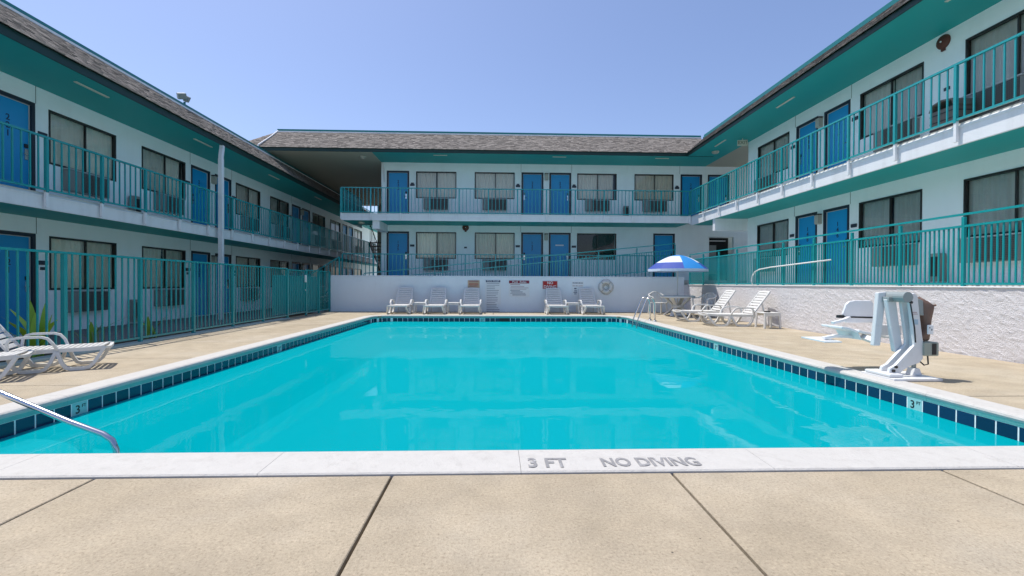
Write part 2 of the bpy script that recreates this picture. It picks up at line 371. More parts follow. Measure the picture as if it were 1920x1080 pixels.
# waterline tiles along the pool wall
tm = MB().bbox(-.080, .080, -.003, .006, 0, .132, .0015).mesh('tile', TILE)
tm_w = MB().bbox(-.080, .080, -.003, .006, 0, .132, .0015).mesh('tile', WTILE)
segs = []; Ltot = 0
for i in range(N-1):
    l = (Vector(path[i+1])-Vector(path[i])).length; segs.append((Ltot, l)); Ltot += l
def at_len(s):
    for i, (a, l) in enumerate(segs):
        if s <= a+l+1e-6: p = Vector(path[i]).lerp(Vector(path[i+1]), (s-a)/l); t = (Vector(path[i+1])-Vector(path[i])).normalized(); return p, t
n_t = int(Ltot/.175); TP = Ltot/n_t
marks = {(XL, 4.70): 1, (XL, 8.9): 0, (-.38, YB): 0, (XR, 9.1): 0, (XR, 4.72): 1}
for k in range(n_t):
    p, t = at_len((k+.5)*TP)
    if abs(p.y-YB) < .1 and .12 < p.x < .5: continue            # skimmer mouth
    mk = [v for q, v in marks.items() if (Vector(q)-p).length < TP*.5]
    o = put('tile', tm_w if mk else tm, pool, (p.x, p.y, -.218), (0, 0, math.atan2(t.y, t.x)))
    if mk:
        text('depth_number', '3', .12, BLACK, o, (.018, -.0075, .066), (R(90), 0, 0)) if 0 else None
        for nm, s_, sz, dx, dz in (('depth_number', '3', .115, .022, .062), ('depth_unit', 'FT', .045, -.045, .09)):
            text(nm, s_, sz, BLACK, o, (dx, -.0042, dz), (R(90), 0, R(180)), .0008) if 0 else text(nm, s_, sz, BLACK, o, (-dx, -.0042, dz), (R(90), 0, 0), .0008)
MB().box(.13, .49, YB-.004, YB+.006, -.22, -.085).build('skimmer', BLACK, pool)
# steps under water beside the handrail
for k, (r, z) in enumerate(((2.0, -.72), (1.58, -.47), (1.15, -.25))):
    b = MB(); n = 20; c = (XL+.02, YF+.01)
    ring = [(c[0]+r*math.cos(a), c[1]+r*math.sin(a)) for a in [math.pi/2*j/n for j in range(n+1)]]
    ring = [(max(x, XL+.005), y) for x, y in ring]
    b.v = [(x, y, z) for x, y in ring]+[(x, y, -1.14) for x, y in ring]; b.v.append((c[0], c[1], z)); b.f = [tuple(range(n+1))+(2*n+2,)]+[(j, j+n+1, j+n+2, j+1) for j in range(n)]
    st = b.build('step', STEPP, pool)
    e = MB(); 
    for j in range(n):
        (x0, y0), (x1, y1) = ring[j], ring[j+1]; f_ = .93
        q = [(c[0]+(x-c[0])*f_, c[1]+(y-c[1])*f_) for x, y in ((x0, y0), (x1, y1))]
        e.quad((x0, y0, z+.004), (x1, y1, z+.004), (q[1][0], q[1][1], z+.004), (q[0][0], q[0][1], z+.004))
    e.build('step_edge', TILE, st)
# lettering on the front coping
text('depth_lettering', '3 FT', .125, GREYP, cop, (.315, 2.775, .0155), (0, 0, 0), .0006, sx=1.05, sy=1.55, wt=.028)
text('warning_lettering', 'NO DIVING', .118, GREYP, cop, (.945, 2.775, .0155), (0, 0, 0), .0006, sx=.98, sy=1.5, wt=.028)
# left walkway, planting strip, terraces
struct(MB().box(-9.6, -7.25, 2, 38, -.12, .0).build('walkway', ASPH))
struct(MB().box(-7.25, -6.62, 2, 17.7, -.14, -.03).build('planting_strip', MULCH))
struct(MB().box(-7.25, -6.3, 17.7, 38, -.14, -.004).build('path', CONC))
struct(MB().box(7.62, 13.2, 2, 20.3, .7, 1.14).build('terrace', CONC))
struct(MB().box(-6.3, 13.2, 18.25, 38, .8, 1.27).build('back_terrace', CONC))
# ------------------------------------------------------------------ motel wings
# local frame of a wing: x along the wall (left to right seen from the court), -y out into the court, z up
DW, DH, WW, WZ0, WZ1 = .97, 2.08, 1.75, .90, 2.06
# shared meshes
door_leaf = MB().bbox(.07, DW-.07, .055, .10, .01, DH-.07, .003).mesh('door', DOORM)
door_frame = (MB().box(0, .072, -.006, .13, 0, DH).box(DW-.072, DW, -.006, .13, 0, DH).box(.072, DW-.072, -.006, .13, DH-.072, DH)).mesh('frame', DFRAME)
door_edge = (MB().box(.072, .084, .035, .06, 0, DH-.072).box(DW-.084, DW-.072, .035, .06, 0, DH-.072).box(.084, DW-.084, .035, .06, DH-.084, DH-.072)).mesh('weatherstrip', SILL)
handle = MB().bbox(-.03, .03, -.02, .0, -.11, .11, .004).tube([(0, -.02, .0), (0, -.055, .0), (.09, -.055, 0)], .011, 8).mesh('handle', CHROME)
lockp = MB().bbox(-.032, .032, -.025, 0, .13, .21, .004).mesh('card_lock', BLACK)
win_frame = (MB().box(0, .035, -.012, .07, WZ0, WZ1).box(WW-.035, WW, -.012, .07, WZ0, WZ1).box(.035, WW-.035, -.012, .07, WZ0, WZ0+.04).box(.035, WW-.035, -.012, .07, WZ1-.04, WZ1)).mesh('window', WFRAME)
win_mull = MB().box(WW*.52-.014, WW*.52+.014, .008, .05, WZ0+.04, WZ1-.04).mesh('mullion', WFRAME)
pane_a = MB().quad((.035, .03, WZ0+.04), (WW*.52-.014, .03, WZ0+.04), (WW*.52-.014, .03, WZ1-.04), (.035, .03, WZ1-.04)).mesh('pane', GLASS)
pane_b = MB().quad((WW*.52+.014, .038, WZ0+.04), (WW-.035, .038, WZ0+.04), (WW-.035, .038, WZ1-.04), (WW*.52+.014, .038, WZ1-.04)).mesh('pane', GLASS)
def curtain_mesh(seed, x0, x1, m):
    rd = random.Random(seed); b = MB(); n = 64; ph = rd.uniform(0, 6); k1 = rd.uniform(38, 52); rows = [WZ0-.02, WZ0+.4, WZ1-.25, WZ1+.02]
    for r, z in enumerate(rows):
        for i in range(n+1):
            x = x0+(x1-x0)*i/n; amp = .022*(1.2-.25*r)
            y = .10+amp*math.sin(k1*x+ph+.6*math.sin(5*x+ph)+.12*r)+.012*math.sin(17*x+2*ph)
            b.v.append((x+.006*math.sin(r*1.7+9*x), y, z))
    for r in range(3):
        for i in range(n): a = r*(n+1)+i; b.f.append((a, a+1, a+n+2, a+n+1))
    return b.mesh('curtain', m, True)
curt = [(curtain_mesh(i, 0, WW*(.505+.01*i), CURT), curtain_mesh(i+10, WW*(.508+.01*i), WW, CURT)) for i in range(3)]
curtp = [(curtain_mesh(i+20, 0, WW*.515, CURTB), curtain_mesh(i+30, WW*.522, WW, CURTB)) for i in range(2)]
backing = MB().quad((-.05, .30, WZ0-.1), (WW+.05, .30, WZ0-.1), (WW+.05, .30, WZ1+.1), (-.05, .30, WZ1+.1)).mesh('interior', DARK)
ac_case = MB().bbox(0, 1.05, -.17, .02, .40, .86, .01).mesh('ac_unit', ACB)
gr = MB()
for k in range(13): gr.box(.30, 1.03, -.186, -.171, .425+k*.032, .440+k*.032)
for k in range(24): gr.box(.30+k*.0315, .307+k*.0315, -.181, -.172, .42, .84)
ac_grille = gr.mesh('grille', ACD); ac_vent = MB().box(.29, 1.04, -.1715, -.169, .415, .845).mesh('vent', BLACK)
ac_sill = MB().box(-.02, 1.07, -.175, .0, .865, .885).mesh('sill', SILL)
plaque_m = MB().bbox(-.095, .095, -.022, 0, -.045, .045, .003).mesh('plaque', PLATE)
plaque_s = MB().bbox(-.06, .06, -.018, 0, -.135, -.07, .003).mesh('plaque', PLATE)
lamp_m = MB().bbox(-.075, .075, -.12, 0, -.16, .10, .012).mesh('wall_lamp', LAMPM)
lamp_cap = MB().bbox(-.085, .085, -.13, 0, .10, .13, .006).mesh('lamp_cap', WFRAME)
joint_m = MB().box(-.005, .005, -.003, .004, 0, 1).mesh('wall_joint', WFRAME)
slight = MB().bbox(-.40, .40, -.03, .03, -.02, 0, .004).mesh('soffit_light', CREAM)
CR = random.Random(3)
def wall_with_openings(name, u0, u1, z0, z1, ops, parent, m=WALL, dep=.13):
    us = sorted({u0, u1, *[o[0] for o in ops], *[o[1] for o in ops]}); zs = sorted({z0, z1, *[o[2] for o in ops], *[o[3] for o in ops]})
    b = MB()
    for i in range(len(us)-1):
        for j in range(len(zs)-1):
            cu, cz = (us[i]+us[i+1])/2, (zs[j]+zs[j+1])/2
            if cu < u0 or cu > u1 or any(o[0] < cu < o[1] and o[2] < cz < o[3] for o in ops): continue
            b.quad((us[i], 0, zs[j]), (us[i+1], 0, zs[j]), (us[i+1], 0, zs[j+1]), (us[i], 0, zs[j+1]))
    for a, c, p, q in ops:
        b.quad((a, 0, p), (a, dep, p), (a, dep, q), (a, 0, q)); b.quad((c, 0, p), (c, 0, q), (c, dep, q), (c, dep, p))
        b.quad((a, 0, q), (a, dep, q), (c, dep, q), (c, 0, q)); b.quad((a, 0, p), (c, 0, p), (c, dep, p), (a, dep, p))
    b.quad((u0, .6, z0), (u1, .6, z0), (u1, .6, z1), (u0, .6, z1)); b.quad((u0, 0, z0), (u0, .6, z0), (u0, .6, z1), (u0, 0, z1)); b.quad((u1, 0, z0), (u1, 0, z1), (u1, .6, z1), (u1, .6, z0))
    return b.build(name, m, parent)
def add_door(wing, u, z, num=None, hand=1, loc_y=0):
    d = put('door', door_leaf, wing, (u, loc_y, z))
    put('frame', door_frame, d); put('weatherstrip', door_edge, d)
    hx = DW-.14 if hand > 0 else .14
    put('handle', handle, d, (hx, .055, .98), (0, 0, 0), (-hand, 1, 1)); put('card_lock', lockp, d, (hx, .055, .98))
    if num:
        for k, ch in enumerate(num): text('door_number', ch, .17, NUM, d, (DW*.5, .052, 1.62-k*.155), (R(90), 0, 0), .002)
    return d
def add_window(wing, u, z, ac=1, pale=False, bare=False, acx=.36):
    w = put('window', win_frame, wing, (u, 0, z)); put('mullion', win_mull, w); put('pane', pane_a, w); put('pane', pane_b, w); 
    if not bare:
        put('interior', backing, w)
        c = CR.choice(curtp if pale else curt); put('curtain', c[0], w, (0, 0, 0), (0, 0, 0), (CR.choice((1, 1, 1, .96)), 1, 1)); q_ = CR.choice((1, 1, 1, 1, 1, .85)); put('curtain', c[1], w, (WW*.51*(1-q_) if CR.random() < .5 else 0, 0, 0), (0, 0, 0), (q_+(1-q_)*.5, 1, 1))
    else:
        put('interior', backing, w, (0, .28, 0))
    if ac:
        a = put('ac_unit', ac_case, wing, (u+acx, 0, z)); put('grille', ac_grille, a); put('vent', ac_vent, a); put('sill', ac_sill, a)
    return w
def roof_parts(wing, u0, u1, ov, zs, run_, rise, th=.11, hipl=0, shingle=True, cap=True, drip=WHITE):
    """soffit at zs reaching ov out, eave board, shingled slope, flat top"""
    ze = zs+th
    MB().box(u0, u1, -ov+.03, -.0, zs, zs+.03).build('soffit', TEAL, wing)
    MB().box(u0, u1, -ov, -ov+.03, zs-.012, ze).build('eave_board', TDARK, wing)
    y0, y1 = -ov-.04, -ov+run_
    rf = MB().quad((u0, y0, ze), (u1, y0, ze), (u1, y1, ze+rise), (u0+hipl, y1, ze+rise)).quad((u0+hipl, y1, ze+rise), (u1, y1, ze+rise), (u1, 4.5, ze+rise), (u0+hipl, 4.5, ze+rise)).quad((u0, y0, ze), (u0, 4.5, ze), (u0+hipl, 4.5, ze+rise), (u0+hipl, y1, ze+rise)).quad((u1, y0, ze), (u1, y1, ze+rise), (u1, 4.5, ze+rise), (u1, 4.5, ze)).quad((u0, 4.5, ze), (u1, 4.5, ze), (u1, 4.5, ze+rise), (u0, 4.5, ze+rise)).build('roof', SHING, wing)
    if shingle:
        b = MB(); Ls = math.hypot(run_+.04, rise); nrow = max(4, int(Ls/.085)); ty, tz = (run_+.04)/Ls, rise/Ls; ny, nz = -tz, ty
        rr = random.Random(len(wing.name)+int(u1))
        for r in range(nrow):
            s0 = r*Ls/nrow-.01; s1 = (r+1)*Ls/nrow+.03; x = u0+hipl*(r+.5)/nrow-rr.uniform(0, .2)+.2
            while x < u1-.02:
                wd = rr.choice((.07, .1, .14, .2)); x2 = min(x+wd, u1); t = rr.uniform(.004, .016); c0 = s0+rr.uniform(-.012, .012)
                def P(xx, s, h): return (xx, y0+ty*s+ny*h, ze+tz*s+nz*h)
                i = len(b.v); b.v += [P(x, c0, .002), P(x2-.006, c0, .002), P(x2-.006, c0, t+.008), P(x, c0, t+.008), P(x, s1, .003), P(x2-.006, s1, .003)]
                b.f += [(i, i+1, i+2, i+3), (i+3, i+2, i+5, i+4), (i, i+3, i+4), (i+1, i+5, i+2)]
                x = x2
        stuff(b.build('shingles', SHING, rf))
    if cap:
        MB().box(u0+hipl, u1, y1-.02, y1+.16, ze+rise, ze+rise+.11).build('ridge_cap', CAPT, rf)
        MB().box(u0+hipl, u1, y1-.06, y1-.02, ze+rise-.03, ze+rise+.02).build('drip_edge', drip, rf)
    return rf
def balcony(wing, u0, u1, out, z, fh, notch=None):
    MB().box(u0, u1, -out+.02, 0, z-.14, z).build('balcony_slab', CONC, wing)
    MB().box(u0, u1, -out+.057, -.002, z-fh+.006, z-.142).build('balcony_soffit', TEAL, wing)
    f = MB().box(u0, u1, -out, -out+.055, z-fh, z-.055).build('balcony_fascia', WHITE, wing)
    b = MB(); b.quad((u0, -out-.012, z-.055), (u1, -out-.012, z-.055), (u1, -out+.05, z+.004), (u0, -out+.05, z+.004)).quad((u0, -out-.012, z-.085), (u1, -out-.012, z-.085), (u1, -out-.012, z-.055), (u0, -out-.012, z-.055)).quad((u0, -out-.012, z-.085), (u0, -out+.05, z-.085), (u1, -out+.05, z-.085), (u1, -out-.012, z-.085))
    b.build('slab_lip', WHITE, f)
    return f
def extras(wing, z, doors, wins, zt, numbers=True):
    pass

# ---- left wing
LW = thing('motel_wing', 'two-storey white motel wing left of the pool, its floors lower than the others', 'building', (-9.6, 0, 0), R(90))
LF = (.02, 2.73); LS = 5.17
ld = [1.9, 7.75-.02, 9.0, 14.88, 16.12, 22.04, 23.2, 29.2, 30.4]; lw = [3.1, 5.75, 10.26, 12.86, 17.38, 19.97, 24.5, 27.08, 31.6]
ld = [1.95, 7.73, 9.0, 14.88, 16.12, 22.04, 23.2, 29.2, 30.4]
ops = []
for z in LF:
    ops += [(u, u+DW, z, z+DH) for u in ld]+[(u, u+WW, z+WZ0, z+WZ1) for u in lw]
wall_with_openings('wall', 1.0, 38, -.1, LS, ops, LW)
nums = {0: ['117', '119', '121', '123', '125', '127', '129', '131', '133'], 1: ['217', '219', '221', '223', '225', '227', '229', '231', '233']}
for fi, z in enumerate(LF):
    for i, u in enumerate(ld): add_door(LW, u, z, nums[fi][i], 1 if i in (0, 2, 4, 6, 8) else -1)
    for i, u in enumerate(lw): add_window(LW, u, z, acx=.42 if i % 2 else .3)
    for u in (10.12, 14.72, 17.24, 21.88, 24.33):
        put('plaque', plaque_m, LW, (u, 0, z+1.48))
        if fi == 0: put('plaque', plaque_s, LW, (u, 0, z+1.46))
    for u in (16.0, 23.1): l = put('wall_lamp', lamp_m, LW, (u-.02, 0, z+1.86)); put('lamp_cap', lamp_cap, l)
    for u in (9.985, 14.84, 17.115, 22.0, 24.2): put('wall_joint', joint_m, LW, (u, 0, z+DH), (0, 0, 0), (1, 1, (LF[1]-.22 if fi == 0 else LS)-z-DH))
rfL = roof_parts(LW, 1.0, 38, 1.5, LS, .95, .84, th=.15)
balcony(LW, 1.0, 38, 1.34, LF[1], .30)
for u in (9.6, 13.3, 17.6, 22): put('soffit_light', slight, LW, (u+.5, -1.05, LS))
MB().box(1.0, 38, .61, 8, -.1, 5.2).build('rear_block', WALL, LW)

# ---- right wing (x local = -Y)
RW = thing('motel_wing', 'two-storey white motel wing right of the pool behind the rough stucco wall', 'building', (9.3, 0, 0), R(-90))
RF = (1.15, 3.92); RS = 6.36
rd = [-12.83, -14.05, -5.6, -6.8]; rw = [-8.88, -11.53, -16.14, -4.2]
ops = []
for z in RF: ops += [(u, u+DW, z, z+DH) for u in rd]+[(u, u+WW, z+WZ0, z+WZ1) for u in rw]
wall_with_openings('wall', -16.78, -1.5, .7, RS, ops, RW)
rn = {0: ['146', '148', '142', '144'], 1: ['246', '248', '242', '244']}
for fi, z in enumerate(RF):
    for i, u in enumerate(rd): add_door(RW, u, z, rn[fi][i], 1 if i % 2 == 0 else -1)
    for i, u in enumerate(rw): add_window(RW, u, z, acx=.06 if i % 2 == 0 else .62)
    for u in (-11.69, -14.2): put('plaque', plaque_m, RW, (u, 0, z+1.5))
    l = put('wall_lamp', lamp_m, RW, (-12.955, 0, z+1.86)); put('lamp_cap', lamp_cap, l)
    for u in (-11.83, -14.1): put('wall_joint', joint_m, RW, (u, 0, z+DH), (0, 0, 0), (1, 1, (RF[1]-.22 if fi == 0 else RS)-z-DH))
put('plaque', plaque_s, RW, (-9.25, 0, RF[1]+1.35))
roof_parts(RW, -18.7, -1.5, 1.5, RS, .72, .66, drip=CAPT)
balcony(RW, -18.78, -1.5, 1.28, RF[1], .38)
for u in (-13.35, -8.2, -17.2): put('soffit_light', slight, RW, (u+.3, -1.0, RS))
MB().box(-16.78, -1.5, .61, 8, .7, 6.4).build('rear_block', WALL, RW)
MB().box(-16.98, -16.80, -1.22, -.002, 3.10, 3.543).build('beam', WHITE, RW)
MB().box(-20.3, -16.79, .0, 4.2, RS, RS+.05).build('ceiling', BEIGE, RW)
MB().box(-18.78, -16.79, .0, 4.2, RF[1]-.2, RF[1]).build('passage_slab', CONC, RW)
lp = MB().lathe([(.0, -.09), (.09, -.08), (.13, -.04), (.14, 0)], 16).mesh('ceiling_lamp', LAMPM, True)
put('ceiling_lamp', lp, RW, (-18.0, -.65, RS-.001))

# ---- back wing
BW = thing('motel_wing', 'two-storey white motel wing across the far end of the pool, facing the camera', 'building', (0, 20.3, 0), 0)
BF = (1.28, 3.92); BS = 6.36
bd = {0: [-4.77, 1.10, 2.32, 6.98], 1: [-4.77, 1.10, 2.33, 8.19, 9.42]}
bwn = {0: [-3.50, -.94, 3.57], 1: [-3.50, -.95, 3.57, 6.12]}
ops = []
for fi, z in enumerate(BF): ops += [(u, u+DW, z, z+DH) for u in bd[fi]]+[(u, u+WW, z+WZ0, z+WZ1) for u in bwn[fi]]
ops.append((9.5, 10.62, BF[0], BF[0]+1.95))
wall_with_openings('wall', -5.0, 13.5, .9, BS, ops, BW)
bn = {0: ['135', '137', None, None], 1: ['235', '237', '239', '241', '243']}
for fi, z in enumerate(BF):
    for i, u in enumerate(bd[fi]): add_door(BW, u, z, bn[fi][i], -1 if i == 1 else 1)
    for i, u in enumerate(bwn[fi]): add_window(BW, u, z, ac=not (fi == 0 and i == 2), pale=(fi == 1 and i < 3), bare=(fi == 0 and i == 2), acx=.35)
    for u in (-3.66, .95, 3.43)+((8.03,) if fi else ()):
        put('plaque', plaque_m, BW, (u, 0, z+1.47)); put('plaque', plaque_s, BW, (u, 0, z+1.64+.0)) if fi else None
    l = put('wall_lamp', lamp_m, BW, (2.2, 0, z+1.9)); put('lamp_cap', lamp_cap, l)
    for u in (1.08, 3.32)+((8.15,) if fi else ()): put('wall_joint', joint_m, BW, (u, 0, z+DH), (0, 0, 0), (1, 1, (BF[1]-.22 if fi == 0 else BS)-z-DH))
put('plaque', plaque_s, BW, (-1.34, 0, BF[0]+1.5))
MB().bbox(2.62, 2.99, .045, .054, BF[0]+1.5, BF[0]+1.56, .001).build('door_plate', SIGNW, BW)
MB().box(9.5, 10.62, .5, .55, BF[0], BF[0]+1.95).build('alcove', DARK, BW)
MB().box(9.56, 10.4, .3, .34, BF[0]+1.78, BF[0]+1.82).build('alcove_shelf', TUBEL, BW)  # white bar for the alcove's fluorescent tube, gives no light
MB().box(9.6, 9.95, .25, .49, BF[0]+.3, BF[0]+1.6).build('vending_cabinet', ACB, BW)
rfB = roof_parts(BW, -10.45, 8.9, 1.62, BS, 1.2, 1.0, th=.12, hipl=1.2)
MB().box(-10.3, -5.0, -1.58, 11.5, BS-.012, BS-.004).build('ceiling', BEIGE, BW)
MB().box(-10.3, -5.0, 0, 11.5, BS, BS+.2).build('ceiling_deck', DARK, BW)
MB().box(-8.05, -5.0, 11.3, 11.5, 4.6, BS-.013).build('header', BEIGE, BW)  # added header, closes off the passage end to darken it
MB().box(-8.05, -7.35, 11.3, 11.5, 0, 4.599).build('passage_wall', BEIGE, BW)  # added wall, keeps rear light out of the passage
MB().box(8.9, 9.32, -1.6, 0, BS+.001, BS+.03).build('soffit', TEAL, BW)
MB().tube([(-9.22, -.42, 7.52), (-9.3, -1.0, 7.06), (-9.42, -1.66, 6.56), (-9.44, -1.68, 6.40), (-9.46, -1.60, 6.30)], .028, 8).build('flashing', WHITE, rfB)
put('ceiling_lamp', lp, BW, (-5.55, -.9, BS-.013)); put('ceiling_lamp', lp, BW, (-5.6, -.9, BF[1]-.285))
MB().box(-6.2, 9.3, -1.5, 0, BF[1]-.14, BF[1]).build('balcony_slab', CONC, BW)
MB().box(-6.2, -5.0, 0.001, 1.3, BF[1]-.14, BF[1]).build('landing', CONC, BW)
MB().box(-6.2, 8.0, -1.46, -.002, BF[1]-.284, BF[1]-.142).build('balcony_soffit', TEAL, BW)
fB = MB().box(-6.2, 7.98, -1.52, -1.465, BF[1]-.29, BF[1]-.004).build('balcony_fascia', WHITE, BW)
MB().box(-6.2, 7.96, -1.534, -1.521, BF[1]-.16, BF[1]-.145).build('slab_lip', WHITE, fB)
MB().box(-6.22, -6.201, -1.52, 1.3, BF[1]-.29, BF[1]-.004).build('balcony_fascia', WHITE, BW)
MB().box(-5.0, -4.72, -1.44, -.003, BF[1]-.62, BF[1]-.286).build('beam', WHITE, BW)
MB().box(-5.0, -4.99, .61, 11.4, .9, BS-.02).build('side_wall', WALL, BW)
MB().box(-4.98, 13.5, .62, 11.4, .9, BS).build('rear_block', WALL, BW)
for u in (-2.3, 2.6, 6.9): put('soffit_light', slight, BW, (u, -1.25, BS-.001), (0, 0, 0), (.7, 1, 1))
# pipe at the corner of the back wing
MB().tube([(-4.93, -.06, 6.34), (-4.88, -.05, 6.0), (-4.86, -.05, 5.5)], .022, 8).build('conduit', WHITE, BW)

# ------------------------------------------------------------------ railings
def railing(name, label, loc, rz, L, h, pitch, post_every, bal=.022, post=.05, z0=.06, drop=0, hand=0, cat='railing', slope=0, postm=None, group=None, low=None):
    t = thing(name, label, cat, loc, rz, group)
    def bar(x0, x1, z, hh, ww, nm, m=TRAIL):
        b = MB(); b.sweep([(x0, 0, z+slope*x0), (x1, 0, z+slope*x1)], ww, hh); return b.build(nm, m, t)
    bar(0, L, h-.02, .035, .045, 'top_rail'); bar(0, L, z0, .035, .035, 'bottom_rail')
    if hand: bar(0, L, hand, .035, .04, 'handrail')
    npost = max(1, round(L/post_every)); n = max(1, round(post_every/pitch))
    pm = MB().bbox(-post/2, post/2, -post/2, post/2, 0, (hand or h)-.04, .003).mesh('post', TRAIL)
    bm = MB().box(-bal/2, bal/2, -bal/2, bal/2, z0, h-.03).mesh('baluster', TRAIL)
    dm = MB().bbox(-post/2, post/2, -.016, .03, -drop, z0-.02, .003).mesh('post_bracket', WHITE) if drop else None
    step = L/npost
    for k in range(npost+1):
        x = k*step; p = put('post', pm, t, (x, 0, slope*x))
        if dm: put('post_bracket', dm, p)
        if k < npost:
            for j in range(1, n): xx = x+step*j/n; put('baluster', bm, t, (xx, 0, slope*xx))
    return t
railing('balcony_railing', 'long teal balcony railing of the left wing, upper floor', (-8.2, 3.96, 2.73), R(90), 29.75, 1.02, .149, 1.19, drop=.28, z0=.05)
railing('balcony_railing', 'sunlit teal balcony railing of the right wing, upper floor', (7.96, 18.74, 3.92), R(-90), 15.86, 1.03, .1525, 1.22, drop=.33, z0=.05)
railing('balcony_railing', 'teal balcony railing of the back wing, upper floor', (-6.22, 18.74, 3.92), 0, 14.16, 1.03, .1475, 1.18, drop=.26, z0=.03)
railing('balcony_railing', 'short teal railing across the open passage end of the back balcony', (-6.2, 18.78, 3.92), R(90), 2.7, 1.03, .15, 1.35, z0=.05)
railing('terrace_railing', 'sunlit teal railing with double top rail on the rough stucco wall', (7.47, 17.55, 1.09), R(-90), 13.9, .98, .083, 1.16, hand=1.15, z0=.04, bal=.02, post=.045, drop=0)
railing('terrace_railing', 'shaded teal walkway railing in front of the back wing ground floor', (-6.2, 18.85, 1.28), 0, 13.6, 1.02, .15, 1.2, z0=.06)
railing('ramp_railing', 'sloping teal ramp handrail rising to the right above the signs wall', (-5.2, 18.35, .42), 0, 12.4, .83, .1, 1.55, hand=1.06, slope=.102, z0=.05, bal=.02, post=.04)
railing('stair_railing', 'dark teal stair rail slanting up beside the far passage', (-7.9, 18.5, -.1), 0, 1.7, 1.2, .15, .85, slope=.62, z0=.1)
# pool fence with gate
railing('pool_fence', 'long teal picket fence along the left side of the pool deck', (-6.4, 4.14, 0), R(90), 10.24, 1.55, .134, 1.463, bal=.020, post=.055, z0=.10, cat='fence')
railing('pool_fence', 'short teal picket fence between the gate and the back wall', (-6.4, 15.80, 0), R(90), 2.2, 1.55, .134, 1.1, bal=.020, post=.055, z0=.10, cat='fence')
gate = railing('pool_gate', 'teal picket gate with solid lower panel near the back wall', (-6.395, 14.42, 0), R(90), 1.34, 1.52, .134, 1.34, bal=.020, post=.045, z0=.12, cat='gate')
PANEL = mat('teal_sheet_panel', (.02, .30, .33), .35, var=.08)
MB().box(.03, 1.31, .02, .026, .16, 1.32).build('panel', PANEL, gate)
lb = MB().bbox(1.18, 1.26, -.06, -.025, 1.12, 1.36, .004).build('latch', SIGNW, gate); MB().lathe([(.0, 0), (.025, .0), (.025, .02)], 10, (1.2, -.04, .85)).build('knob', CHROME, gate)
for f in [o for o in bpy.data.objects if o.name.startswith('pool_fence')]:
    if abs(f.location.y-4.14) < .1: MB().box(9.35, 10.2, .02, .026, .16, 1.32).build('panel', PANEL, f)
    else: MB().box(.05, .95, .02, .026, .16, 1.32).build('panel', PANEL, f)
fk = MB().box(-6.52, -6.28, 3.5, 14.3, -.03, .03).build('fence_kerb', mat('painted_kerb', (.42, .52, .50), .8, var=.15, vscale=6)); struct(fk)

# ------------------------------------------------------------------ retaining walls
bwall = thing('retaining_wall', 'smooth pale retaining wall behind the loungers, carrying the pool signs', 'wall', (0, 18.05, 0))
MB().bbox(-6.42, 7.46, 0, .22, -.1, 1.36, .008).build('wall_body', WALLB, bwall)
MB().bbox(-6.44, 7.47, -.012, .235, 1.361, 1.40, .008).build('wall_cap', WALLB, bwall)
rwall = thing('retaining_wall', 'rough dash-stucco retaining wall along the right side of the deck', 'wall', (7.45, 0, 0))
b = MB(); ny, nz = 330, 26
rr = random.Random(5)
for j in range(nz+1):
    for i in range(ny+1):
        e = 0 if j in (0, nz) else rr.uniform(-.006, .006); b.v.append((e, 2.0+16.04*i/ny, -.05+1.12*j/nz))
for j in range(nz):
    for i in range(ny): a = j*(ny+1)+i; b.f.append((a, a+ny+1, a+ny+2, a+1))
b.build('wall_face', ROUGH, rwall)
MB().box(.001, .3, 2.0, 18.04, -.05, 1.068).build('wall_body', ROUGH, rwall)
MB().bbox(-.02, .31, 2.0, 18.04, 1.069, 1.09, .006).build('wall_cap', WHITE, rwall)
